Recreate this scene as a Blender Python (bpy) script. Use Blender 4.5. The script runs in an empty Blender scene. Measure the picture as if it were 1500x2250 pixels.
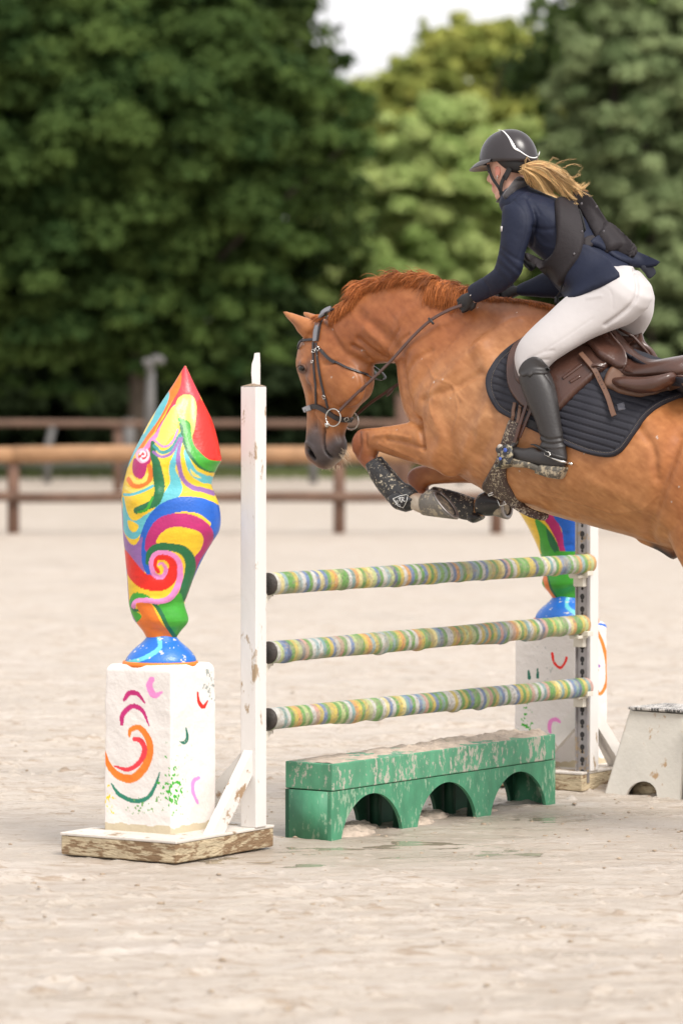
import bpy, bmesh, math, random
import numpy as np
from mathutils import Vector, Matrix
from mathutils.bvhtree import BVHTree
from mathutils.geometry import delaunay_2d_cdt
random.seed(7); RNG = np.random.default_rng(7)
S = bpy.context.scene
COL = S.collection
# ------------------------------------------------------------------ camera
FPX = 8520.0; HZ = 850.0; CH = 2.0            # focal length in photo pixels, horizon row, eye height
cam_d = bpy.data.cameras.new('camera'); cam = bpy.data.objects.new('camera', cam_d); COL.objects.link(cam)
cam.location = (0, 0, CH); cam.rotation_euler = (math.radians(90), 0, 0)
cam_d.sensor_fit = 'VERTICAL'; cam_d.sensor_height = 36; cam_d.sensor_width = 24
cam_d.lens = FPX * 36 / 2250; cam_d.shift_y = -(1125 - HZ) / 2250
cam_d.clip_start = 0.5; cam_d.clip_end = 3000
cam_d.dof.use_dof = True; cam_d.dof.focus_distance = 17.45; cam_d.dof.aperture_fstop = 2.25
S.camera = cam
# ------------------------------------------------------------------ sky and sun
SUN_EL, SUN_AZ = 50.0, 146.0                    # azimuth clockwise from +Y (away from the camera)
w = bpy.data.worlds.new('World'); S.world = w; w.use_nodes = True
nt = w.node_tree; nt.nodes.clear()
sky = nt.nodes.new('ShaderNodeTexSky'); sky.sky_type = 'NISHITA'; sky.sun_disc = False
sky.sun_elevation = math.radians(SUN_EL); sky.sun_rotation = math.radians(SUN_AZ)
sky.air_density = 1.0; sky.dust_density = 4.0; sky.ozone_density = 1.0
# overcast: the blue is lost in an even veil of cloud with soft brighter and greyer banks
hs = nt.nodes.new('ShaderNodeHueSaturation'); hs.inputs['Saturation'].default_value = 0.10
tc = nt.nodes.new('ShaderNodeTexCoord'); mp = nt.nodes.new('ShaderNodeMapping'); mp.inputs['Scale'].default_value = (2, 2, 7)
nz = nt.nodes.new('ShaderNodeTexNoise'); nz.inputs['Scale'].default_value = 1.6; nz.inputs['Detail'].default_value = 5
cr = nt.nodes.new('ShaderNodeValToRGB'); cr.color_ramp.elements[0].position = .3; cr.color_ramp.elements[0].color = (.74, .74, .76, 1)
cr.color_ramp.elements[1].position = .7; cr.color_ramp.elements[1].color = (1, .985, .97, 1)
mx = nt.nodes.new('ShaderNodeMix'); mx.data_type = 'RGBA'; mx.blend_type = 'MULTIPLY'; mx.inputs[0].default_value = 1
lt = nt.nodes.new('ShaderNodeMix'); lt.data_type = 'RGBA'; lt.blend_type = 'MIX'; lt.inputs[0].default_value = .62
lt.inputs[7].default_value = (9.0, 8.9, 9.0, 1)
bg = nt.nodes.new('ShaderNodeBackground'); bg.inputs['Strength'].default_value = 0.125
ou = nt.nodes.new('ShaderNodeOutputWorld'); L_ = nt.links.new
L_(sky.outputs[0], hs.inputs['Color']); L_(tc.outputs['Generated'], mp.inputs[0]); L_(mp.outputs[0], nz.inputs[0])
L_(hs.outputs[0], lt.inputs[6]); L_(nz.outputs[0], cr.inputs[0]); L_(cr.outputs[0], mx.inputs[7]); L_(lt.outputs[2], mx.inputs[6])
L_(mx.outputs[2], bg.inputs[0]); L_(bg.outputs[0], ou.inputs[0])
sd = bpy.data.lights.new('sun', 'SUN'); sun = bpy.data.objects.new('sun', sd); COL.objects.link(sun)
sd.energy = 2.1; sd.angle = math.radians(22); sd.color = (1, .95, .88)
_e, _a = math.radians(SUN_EL), math.radians(SUN_AZ)
_sv = Vector((math.cos(_e) * math.sin(_a), math.cos(_e) * math.cos(_a), math.sin(_e)))
sun.rotation_euler = _sv.to_track_quat('Z', 'Y').to_euler(); sun.location = _sv * 50
S.view_settings.view_transform = 'Standard'; S.view_settings.look = 'None'; S.view_settings.gamma = 1
S.view_settings.exposure = 0.62
S.cycles.max_bounces = 6; S.cycles.use_denoising = True

# ------------------------------------------------------------------ frames
PH = math.radians(33)
E = Vector((math.sin(PH), math.cos(PH), 0)); F = Vector((-math.cos(PH), math.sin(PH), 0)); LT = Vector((-math.sin(PH), -math.cos(PH), 0))
UP = Vector((0, 0, 1))
def P(px, py, D):                                # photo pixel at distance D
    return Vector(((px - 750) / FPX * D, D, CH - (py - HZ) / FPX * D))
def G(px, py, z=0):                              # photo pixel on the level z
    return P(px, py, (CH - z) * FPX / (py - HZ))
HO = Vector((.417, 17.97, 0))
def HP(px, py, w=0.):                            # photo pixel on the horse's upright plane, w to its left
    k = (px - 750) / FPX; ox = HO.x + LT.x * w; oy = HO.y + LT.y * w
    u = (k * oy - ox) / (F.x - k * F.y); x = ox + u * F.x; y = oy + u * F.y
    return Vector((x, y, CH - (py - HZ) / FPX * y))
def proj(v):                                     # numpy world -> photo pixels
    v = np.asarray(v, float); return np.stack([750 + v[:, 0] / v[:, 1] * FPX, HZ + (CH - v[:, 2]) / v[:, 1] * FPX], 1)
def srgb(r, g, b):
    f = lambda c: (c / 255 / 12.92) if c <= 10 else ((c / 255 + .055) / 1.055) ** 2.4
    return (f(r), f(g), f(b))

# ------------------------------------------------------------------ materials
def mat(name, color, rough=.6, **k):
    m = bpy.data.materials.new(name); m.use_nodes = True; n = m.node_tree; b = n.nodes['Principled BSDF']
    b.inputs['Base Color'].default_value = (*color, 1); b.inputs['Roughness'].default_value = rough
    for a, v in k.items():
        if a in ('bump', 'bscale', 'vary', 'vscale', 'attr', 'mud', 'mudcol', 'mscale', 'stretch', 'mudrough', 'rvar'): continue
        b.inputs[{'metal': 'Metallic', 'spec': 'Specular IOR Level', 'sheen': 'Sheen Weight', 'coat': 'Coat Weight', 'trans': 'Transmission Weight', 'sss': 'Subsurface Weight', 'alpha': 'Alpha'}[a]].default_value = v
    lk = n.links.new; tc = n.nodes.new('ShaderNodeTexCoord'); mp = n.nodes.new('ShaderNodeMapping')
    mp.inputs['Scale'].default_value = k.get('stretch', (1, 1, 1)); lk(tc.outputs['Object'], mp.inputs[0])
    src = None
    if k.get('attr'):
        at = n.nodes.new('ShaderNodeAttribute'); at.attribute_name = 'col'; src = at.outputs['Color']
    if k.get('vary'):
        t = n.nodes.new('ShaderNodeTexNoise'); t.inputs['Scale'].default_value = k.get('vscale', 8); t.inputs['Detail'].default_value = 6
        lk(mp.outputs[0], t.inputs[0]); r = n.nodes.new('ShaderNodeMapRange'); r.inputs[1].default_value = .25; r.inputs[2].default_value = .75
        r.inputs[3].default_value = 1 - k['vary']; r.inputs[4].default_value = 1 + k['vary'] * .6; lk(t.outputs[0], r.inputs[0])
        x = n.nodes.new('ShaderNodeMix'); x.data_type = 'RGBA'; x.blend_type = 'MULTIPLY'; x.inputs[0].default_value = 1
        if src: lk(src, x.inputs[6])
        else: x.inputs[6].default_value = (*color, 1)
        lk(r.outputs[0], x.inputs[7]); src = x.outputs[2]
    if k.get('mud') is not None:                 # dried splashes of arena sand
        t = n.nodes.new('ShaderNodeTexNoise'); t.inputs['Scale'].default_value = k.get('mscale', 30); t.inputs['Detail'].default_value = 7; t.inputs['Roughness'].default_value = .7
        lk(mp.outputs[0], t.inputs[0]); t2 = n.nodes.new('ShaderNodeTexNoise'); t2.inputs['Scale'].default_value = k.get('mscale', 30) / 7; lk(mp.outputs[0], t2.inputs[0]); ma = n.nodes.new('ShaderNodeMath'); ma.operation = 'MULTIPLY_ADD'; lk(t2.outputs[0], ma.inputs[0]); ma.inputs[1].default_value = .4; lk(t.outputs[0], ma.inputs[2]); r = n.nodes.new('ShaderNodeMapRange'); r.inputs[1].default_value = k['mud'] + .2; r.inputs[2].default_value = k['mud'] + .26; lk(ma.outputs[0], r.inputs[0])
        x = n.nodes.new('ShaderNodeMix'); x.data_type = 'RGBA'; lk(r.outputs[0], x.inputs[0])
        if src: lk(src, x.inputs[6])
        else: x.inputs[6].default_value = (*color, 1)
        x.inputs[7].default_value = (*k.get('mudcol', (.42, .33, .23)), 1); src = x.outputs[2]
        rr = n.nodes.new('ShaderNodeMapRange'); rr.inputs[3].default_value = rough; rr.inputs[4].default_value = .85; lk(r.outputs[0], rr.inputs[0]); lk(rr.outputs[0], b.inputs['Roughness'])
    if src: lk(src, b.inputs['Base Color'])
    if k.get('bump'):
        t = n.nodes.new('ShaderNodeTexNoise'); t.inputs['Scale'].default_value = k.get('bscale', 60); t.inputs['Detail'].default_value = 5; lk(mp.outputs[0], t.inputs[0])
        bp = n.nodes.new('ShaderNodeBump'); bp.inputs['Strength'].default_value = 1; bp.inputs['Distance'].default_value = k['bump']; lk(t.outputs[0], bp.inputs['Height']); lk(bp.outputs[0], b.inputs['Normal'])
    return m

# ------------------------------------------------------------------ objects
def tag(o, label=None, cat=None, group=None, kind=None):
    if label: o['label'] = label
    if cat: o['category'] = cat
    if group: o['group'] = group
    if kind: o['kind'] = kind
    return o
def empty(name, loc, label=None, cat=None, group=None, kind=None):
    o = bpy.data.objects.new(name, None); COL.objects.link(o); o.location = loc; o.empty_display_size = .1
    return tag(o, label, cat, group, kind)
def link(name, me, m, parent=None, smooth=True):
    o = bpy.data.objects.new(name, me); COL.objects.link(o)
    if m is not None:
        me.materials.clear(); me.materials.append(m)
    if smooth: me.polygons.foreach_set('use_smooth', [True] * len(me.polygons))
    if parent is not None:
        o.parent = parent; o.matrix_parent_inverse = Matrix.Translation(-parent.location) if parent.type == 'EMPTY' or True else Matrix()
    return o
class MB:                                        # collects shapes, links them as one mesh
    def __init__(s): s.v = []; s.f = []
    def add(s, v, f):
        o = len(s.v); s.v += [tuple(q) for q in v]; s.f += [tuple(i + o for i in q) for q in f]; return s
    def mesh(s, name='m'):
        me = bpy.data.meshes.new(name); me.from_pydata(s.v, [], s.f); me.update(); return me
    def build(s, name, m, parent=None, smooth=True, bevel=0, seg=2, sharp=None):
        me = s.mesh(name)
        if bevel:
            b = bmesh.new(); b.from_mesh(me); bmesh.ops.remove_doubles(b, verts=b.verts, dist=1e-5)
            es = [e for e in b.edges if len(e.link_faces) == 2 and e.calc_face_angle(0) > .4]
            bmesh.ops.bevel(b, geom=es, offset=bevel, segments=seg, affect='EDGES', profile=.5); b.to_mesh(me); b.free()
        o = link(name, me, m, parent, smooth and not bevel)
        if smooth and sharp and not bevel: 
            me.set_sharp_from_angle(angle=math.radians(sharp))
        return o
    def box(s, c, ax, ay, az):                   # centre and three half-axis vectors
        c = Vector(c); v = [c + ax * i + ay * j + az * k for i in (-1, 1) for j in (-1, 1) for k in (-1, 1)]
        f = [(0, 1, 3, 2), (4, 6, 7, 5), (0, 4, 5, 1), (2, 3, 7, 6), (0, 2, 6, 4), (1, 5, 7, 3)]
        if ax.cross(ay).dot(az) < 0: f = [q[::-1] for q in f]
        return s.add(v, f)
    def tube(s, pts, r, n=8, flat=None, nrm=None):
        v, f = tube(pts, r, n, flat, nrm); return s.add(v, f)
    def loft(s, rings, **k):
        v, f = loft(rings, **k); return s.add(v, f)
def cr_interp(a, k):                             # Catmull-Rom through rows of a
    a = np.asarray(a, float)
    if len(a) < 3 or k < 2: return a
    p = np.vstack([2 * a[0] - a[1], a, 2 * a[-1] - a[-2]]); out = []
    for i in range(1, len(p) - 2):
        for j in range(k):
            t = j / k; p0, p1, p2, p3 = p[i - 1], p[i], p[i + 1], p[i + 2]
            out.append(.5 * ((2 * p1) + (-p0 + p2) * t + (2 * p0 - 5 * p1 + 4 * p2 - p3) * t * t + (-p0 + 3 * p1 - 3 * p2 + p3) * t ** 3))
    out.append(a[-1]); return np.array(out)
def loft(rings, seg=28, sub=4, cap=(.5, .5)):
    """rings: (centre, A, B, n, e): section c + cos*A + sin*B, superellipse n, B scaled by 1+e*cos"""
    R = cr_interp([list(r[0]) + list(r[1]) + list(r[2]) + [r[3] if len(r) > 3 else 2, r[4] if len(r) > 4 else 0] for r in rings], sub)
    def capr(r, q, amt):                         # dome a ring outwards
        d = r[:3] - q[:3]; n = np.linalg.norm(d); d = d / (n + 1e-9); h = amt * min(np.linalg.norm(r[3:6]), np.linalg.norm(r[6:9])); out = []
        for a in (.35, .7, .92):
            x = r.copy(); c = math.cos(a * math.pi / 2); x[:3] = r[:3] + d * h * math.sin(a * math.pi / 2); x[3:9] *= c; out.append(x)
        return out, r[:3] + d * h
    c0, t0 = capr(R[0], R[1], cap[0]); c1, t1 = capr(R[-1], R[-2], cap[1])
    R = np.array(c0[::-1] + list(R) + c1)
    th = np.linspace(0, 2 * math.pi, seg, endpoint=False); V = []
    for r in R:
        n = max(r[9], 1.2); c = np.sign(np.cos(th)) * np.abs(np.cos(th)) ** (2 / n); s = np.sign(np.sin(th)) * np.abs(np.sin(th)) ** (2 / n)
        V.append(r[:3] + c[:, None] * r[3:6] + (s * (1 + r[10] * c))[:, None] * r[6:9])
    V = np.concatenate(V); m = len(R); Fc = []
    for i in range(m - 1):
        for j in range(seg):
            a, b = i * seg + j, i * seg + (j + 1) % seg; Fc.append((a, b, b + seg, a + seg))
    V = np.vstack([V, t0, t1]); k0, k1 = m * seg, m * seg + 1
    for j in range(seg):
        Fc.append((k0, (j + 1) % seg, j)); Fc.append((k1, (m - 1) * seg + j, (m - 1) * seg + (j + 1) % seg))
    # outward orientation
    c = R[m // 2][:3]; q = Fc[(m // 2) * seg]; n = np.cross(V[q[1]] - V[q[0]], V[q[2]] - V[q[0]])
    if np.dot(n, V[q[0]] - c) < 0: Fc = [x[::-1] for x in Fc]
    return V, Fc
def pr(x1, y1, x2, y2, w=0., hw=.1, n=2, e=0., comp=True, bdir=None):
    """a section from two photo outline points, its centre w to the horse's left, hw half width"""
    a, b = HP(x1, y1, w), HP(x2, y2, w); c = (a + b) / 2; A = (a - b) / 2
    B = (bdir or LT) * hw
    if comp:
        d = Vector((x1 - x2, y1 - y2)); h = d.length / 2; s = FPX / c.y; bx = abs(B.x) * s * abs(d.x) / max(d.length, 1e-6); q = min(.8, bx / max(h, 1e-6)); A = A * math.sqrt(1 - q * q)
    return (c, A, B, n, e)
def tube(pts, r, n=8, flat=None, nrm=None):
    pts = [Vector(p) for p in pts]; m = len(pts); rs = r if hasattr(r, '__len__') else [r] * m; V = []; Fc = []; up = None
    for i, p in enumerate(pts):
        t = (pts[min(i + 1, m - 1)] - pts[max(i - 1, 0)]).normalized()
        if nrm is not None: up = Vector(nrm[i] if hasattr(nrm, '__len__') and not isinstance(nrm, Vector) else nrm)
        elif up is None: up = Vector((0, 0, 1)) if abs(t.z) < .9 else Vector((1, 0, 0))
        up = (up - t * up.dot(t)).normalized(); sd = t.cross(up)
        for j in range(n):
            a = 2 * math.pi * (j + .5) / n; V.append(p + sd * math.cos(a) * rs[i] + up * math.sin(a) * rs[i] * (flat or 1))
    for i in range(m - 1):
        for j in range(n):
            a, b = i * n + j, i * n + (j + 1) % n; Fc.append((a, a + n, b + n, b))
    Fc.append(tuple(range(n))); Fc.append(tuple((m - 1) * n + j for j in range(n))[::-1])
    return V, Fc
def ribbon(pts, nrm, wd, th):                    # strap: pts on a surface, normals, half width, thickness
    pts = [Vector(p) for p in pts]; m = len(pts); ws = wd if hasattr(wd, '__len__') else [wd] * m; V = []; Fc = []
    for i, p in enumerate(pts):
        t = (pts[min(i + 1, m - 1)] - pts[max(i - 1, 0)]).normalized(); n = Vector(nrm[i]); n = (n - t * n.dot(t)).normalized(); s = t.cross(n)
        V += [p + s * ws[i], p + s * ws[i] * .85 + n * th, p - s * ws[i] * .85 + n * th, p - s * ws[i]]
    for i in range(m - 1):
        for j in range(4):
            a, b = i * 4 + j, i * 4 + (j + 1) % 4; Fc.append((a, a + 4, b + 4, b))
    Fc.append((0, 1, 2, 3)); Fc.append(tuple((m - 1) * 4 + j for j in range(4))[::-1]); return V, Fc
def remesh(mb, voxel=.008, smooth=6, fac=.5):
    me = mb.mesh('tmp'); o = bpy.data.objects.new('tmp', me); COL.objects.link(o)
    r = o.modifiers.new('r', 'REMESH'); r.mode = 'VOXEL'; r.voxel_size = voxel; r.use_smooth_shade = True
    s = o.modifiers.new('s', 'SMOOTH'); s.factor = fac; s.iterations = smooth
    dg = bpy.context.evaluated_depsgraph_get(); dg.update(); m2 = bpy.data.meshes.new_from_object(o.evaluated_get(dg))
    bpy.data.objects.remove(o); bpy.data.meshes.remove(me); return m2
def co(me):
    a = np.empty(len(me.vertices) * 3); me.vertices.foreach_get('co', a); return a.reshape(-1, 3)
def no(me):
    a = np.empty(len(me.vertices) * 3); me.vertex_normals.foreach_get('vector', a); return a.reshape(-1, 3)
def setco(me, a): me.vertices.foreach_set('co', a.ravel()); me.update()
def setcol(me, c):
    c = np.asarray(c, float)
    if c.shape[1] == 3: c = np.hstack([c, np.ones((len(c), 1))])
    at = me.color_attributes.new('col', 'FLOAT_COLOR', 'POINT'); at.data.foreach_set('color', c.ravel())
def segdist(q, pts, wds=None):                   # distance of points q to a polyline, and the width there
    best = np.full(len(q), 1e9); bw = np.zeros(len(q)); pts = np.asarray(pts, float)
    for i in range(len(pts) - 1):
        a, b = pts[i], pts[i + 1]; d = b - a; t = np.clip(((q - a) @ d) / (d @ d + 1e-12), 0, 1); r = np.linalg.norm(q - a - t[:, None] * d, axis=1)
        if wds is not None:
            ww = wds[i] + (wds[i + 1] - wds[i]) * t; k = (r / np.maximum(ww, 1e-6)) < (best / np.maximum(bw, 1e-6)); bw = np.where(k, ww, bw); best = np.where(k, r, best)
        else: best = np.minimum(best, r)
    return best, bw
def inpoly(q, poly):
    poly = np.asarray(poly, float); x, y = q[:, 0], q[:, 1]; ins = np.zeros(len(q), bool); j = len(poly) - 1
    for i in range(len(poly)):
        xi, yi = poly[i]; xj, yj = poly[j]
        c = ((yi > y) != (yj > y)) & (x < (xj - xi) * (y - yi) / (yj - yi + 1e-12) + xi); ins ^= c; j = i
    return ins
def vnoise(p, scale, seed=0):                    # smooth value noise, numpy
    p = np.asarray(p, float) * scale + seed * 17.13; i = np.floor(p).astype(np.int64); f = p - i; f = f * f * (3 - 2 * f); out = 0
    for dx in (0, 1):
        for dy in (0, 1):
            for dz in (0, 1):
                h = ((i[:, 0] + dx) * 374761393 + (i[:, 1] + dy) * 668265263 + (i[:, 2] + dz) * 2147483647 + seed * 974711) & 0x7fffffff
                h = (h ^ (h >> 13)) * 1274126177 & 0x7fffffff; h = (h ^ (h >> 16)) & 0xffff
                wt = (f[:, 0] if dx else 1 - f[:, 0]) * (f[:, 1] if dy else 1 - f[:, 1]) * (f[:, 2] if dz else 1 - f[:, 2]); out = out + wt * h / 65535
    return out
def fbm(p, scale, oct=4, seed=0):
    o = 0; a = 1; t = 0
    for k in range(oct): o = o + a * vnoise(p, scale * 2 ** k, seed + k); t += a; a *= .5
    return o / t
def bvh_of(me):
    return BVHTree.FromPolygons([v.co.copy() for v in me.vertices], [tuple(p.vertices) for p in me.polygons])
CAM = Vector((0, 0, CH))
def hit(bvh, px, py, wref=.2, maxd=None):
    d = (P(px, py, 1) - CAM).normalized(); h = bvh.ray_cast(CAM, d)
    if h[0] is not None and (maxd is None or h[0].y < maxd): return h[0], h[1]
    q = HP(px, py, wref); n = bvh.find_nearest(q)
    D = n[0].y; return P(px, py, D), n[1] if n[1].dot(d) < 0 else -d
def drape(bvh, path, off=.004, step=5, wref=.2, maxd=None):
    pts = []; pa = np.asarray(path, float); pa = cr_interp(pa, 6) if len(pa) > 2 else pa; out = []; nn = []
    L = [0]
    for i in range(1, len(pa)): L.append(L[-1] + np.linalg.norm(pa[i] - pa[i - 1]))
    k = max(3, int(L[-1] / step)); t = np.linspace(0, L[-1], k); X = np.interp(t, L, pa[:, 0]); Y = np.interp(t, L, pa[:, 1])
    for x, y in zip(X, Y):
        p, n = hit(bvh, x, y, wref, maxd); out.append(p); nn.append(n)
    for _ in range(2):
        nn = [((nn[max(i - 1, 0)] + nn[i] * 2 + nn[min(i + 1, k - 1)]) / 4).normalized() for i in range(k)]
        out = [out[0]] + [(out[i - 1] + out[i] * 2 + out[i + 1]) / 4 for i in range(1, k - 1)] + [out[-1]]
    return [p + n * off for p, n in zip(out, nn)], nn
def strap(mb, bvh, path, hw, th=.004, off=.001, **k):
    p, n = drape(bvh, path, off, **k); v, f = ribbon(p, n, hw, th); return mb.add(v, f)
def patch(bvh, poly, off=.006, th=.008, step=6, smooth=3, fn=None, wref=.2, curve=4, maxd=None, mirror=False):
    """a sheet cut to the outline poly (photo pixels) laid on a surface, with thickness"""
    pa = np.vstack([poly, poly[:1]]).astype(float)
    if curve > 1:
        q = np.vstack([poly[-1:], poly, poly[:2]]).astype(float); pa = []
        for i in range(1, len(q) - 2):
            for j in range(curve):
                t = j / curve; p0, p1, p2, p3 = q[i - 1], q[i], q[i + 1], q[i + 2]
                pa.append(.5 * ((2 * p1) + (-p0 + p2) * t + (2 * p0 - 5 * p1 + 4 * p2 - p3) * t * t + (-p0 + 3 * p1 - 3 * p2 + p3) * t ** 3))
        pa = np.array(pa); pa = np.vstack([pa, pa[:1]])
    L = np.concatenate([[0], np.cumsum(np.linalg.norm(np.diff(pa, axis=0), axis=1))]); k = max(8, int(L[-1] / step)); t = np.linspace(0, L[-1], k, endpoint=False)
    B = np.stack([np.interp(t, L, pa[:, 0]), np.interp(t, L, pa[:, 1])], 1)
    lo, hi = B.min(0), B.max(0); gx, gy = np.meshgrid(np.arange(lo[0], hi[0], step), np.arange(lo[1], hi[1], step * .87)); gx[1::2] += step / 2
    Q = np.stack([gx.ravel(), gy.ravel()], 1); d, _ = segdist(Q, np.vstack([B, B[:1]])); Q = Q[inpoly(Q, B) & (d > step * .45)]
    A = np.vstack([B, Q]); r = delaunay_2d_cdt([Vector(a) for a in A], [(i, (i + 1) % k) for i in range(k)], [], 1, 1e-4)
    V2, T = r[0], [tuple(f) for f in r[2]]
    pos = []; nn = []
    for v in V2:
        p, n = hit(bvh, v[0], v[1], wref, maxd); pos.append(p[:]); nn.append(n[:])
    pos = np.array(pos); nn = np.array(nn); ed = set()
    for f in T:
        for i in range(len(f)): ed.add(tuple(sorted((f[i], f[(i + 1) % len(f)]))))
    ed = np.array(list(ed)); uv = np.array([v[:] for v in V2])
    for _ in range(smooth):
        for arr, it in ((pos, 1), (nn, 2)):
            for _k in range(it):
                s = arr.copy(); c = np.ones(len(arr)); np.add.at(s, ed[:, 0], arr[ed[:, 1]]); np.add.at(s, ed[:, 1], arr[ed[:, 0]]); np.add.at(c, ed[:, 0], 1); np.add.at(c, ed[:, 1], 1); arr[:] = s / c[:, None]
    nn /= np.linalg.norm(nn, axis=1)[:, None]
    # keep the outline true to the photograph: smoothing only moves points along their rays
    dd = pos[:, 1]; pos = np.stack([(uv[:, 0] - 750) / FPX * dd, dd, CH - (uv[:, 1] - HZ) / FPX * dd], 1)
    bd, _ = segdist(uv, np.vstack([B, B[:1]])); extra = fn(uv, bd) if fn else 0
    edge = np.clip(bd / (step * 1.2), 0, 1); top = pos + nn * (off + th * (.35 + .65 * edge) + extra)[:, None]; bot = pos + nn * off * .2 - nn * .001
    n = len(pos); Fc = [f for f in T] + [tuple(i + n for i in f[::-1]) for f in T]
    be = {}
    for f in T:
        for i in range(len(f)):
            a, b = f[i], f[(i + 1) % len(f)]; be[(a, b)] = be.get((a, b), 0) + 1
    for (a, b) in be:
        if (b, a) not in be: Fc.append((b, a, a + n, b + n))
    Vv = np.vstack([top, bot])
    f = T[0]; nrm = np.cross(Vv[f[1]] - Vv[f[0]], Vv[f[2]] - Vv[f[0]])
    if np.dot(nrm, nn[f[0]]) < 0: Fc = [x[::-1] for x in Fc]
    info = dict(uv=np.vstack([uv, uv]), bd=np.concatenate([bd, bd]))
    return Vv, Fc, info
def mirror_v(V):                                 # to the horse's other side
    V = np.asarray(V, float); l = np.array(LT[:]); d = (V - np.array(HO[:])) @ l; return V - 2 * d[:, None] * l
def build_pair(m, name, mt, par, **k):
    o = m.build(name, mt, par, **k); m2 = MB(); m2.add(mirror_v(m.v), [tuple(f[::-1]) for f in m.f]); m2.build(name, mt, par, **k); return o
def ellipsoid(c, ax, ay, az, n=16, m=10):
    V = []; Fc = []
    for i in range(m + 1):
        a = math.pi * i / m
        for j in range(n):
            b = 2 * math.pi * j / n; V.append(Vector(c) + az * math.cos(a) + ax * math.sin(a) * math.cos(b) + ay * math.sin(a) * math.sin(b))
    for i in range(m):
        for j in range(n): Fc.append((i * n + j, (i + 1) * n + j, (i + 1) * n + (j + 1) % n, i * n + (j + 1) % n))
    if ax.cross(ay).dot(az) < 0: Fc = [q[::-1] for q in Fc]
    return V, Fc
def strands(mb, lines, r0=.002, n=3, tones=None, cols=None):   # hair: tapering strands
    for q_, ln in enumerate(lines):
        m = len(ln)
        if cols is not None: cols += [tones[q_ % len(tones)] if tones is not None else (1, 1, 1)] * (m * n)
        rr = [r0 * (1 - .75 * (i / (m - 1)) ** 2) * (.6 if i == 0 else 1) for i in range(m)]; v, f = tube(ln, rr, n); mb.add(v, f)
# ================================================================== SETTING
# ---- ground: one sheet to the horizon, fine where the camera is near
def spaced(parts):
    a = []
    for x0, x1, n in parts: a += list(np.linspace(x0, x1, n, endpoint=False))
    return np.array(a + [parts[-1][1]])
gx = spaced([(-900, -60, 14), (-60, -8, 30), (-8, -2.4, 60), (-2.4, 3.0, 420), (3.0, 9, 60), (9, 60, 30), (60, 900, 14)])
gy = spaced([(-60, 8, 20), (8, 11.5, 60), (11.5, 23, 640), (23, 34, 240), (34, 60, 200), (60, 110, 80), (110, 1500, 30)])
X, Y = np.meshgrid(gx, gy); n_ = X.size; q = np.stack([X.ravel(), Y.ravel(), np.zeros(n_)], 1)
fade = np.clip((60 - q[:, 1]) / 40, 0.12, 1) * np.clip(1 - (np.abs(q[:, 0]) - 8) / 20, 0, 1)
rot = np.stack([q[:, 0] * .96 + q[:, 1] * .28, q[:, 1] * .96 - q[:, 0] * .28, q[:, 2]], 1)
zz = (fbm(rot * [1, 2.4, 1], 1.1, 3, 1) - .5) * .022
m_ = fbm(rot * [.6, 2.1, 1], 5.5, 4, 5); zz += np.clip(m_ - .57, 0, 1) * .09 - np.clip(.42 - m_, 0, 1) * .05
cl = fbm(q, 17, 3, 9); zz += np.clip(cl - .66, 0, 1) * .12
rr = fbm(rot * [.55, 4, 1], 2.6, 3, 3); zz += np.clip(rr - .45, 0, 1) * .055
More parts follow.
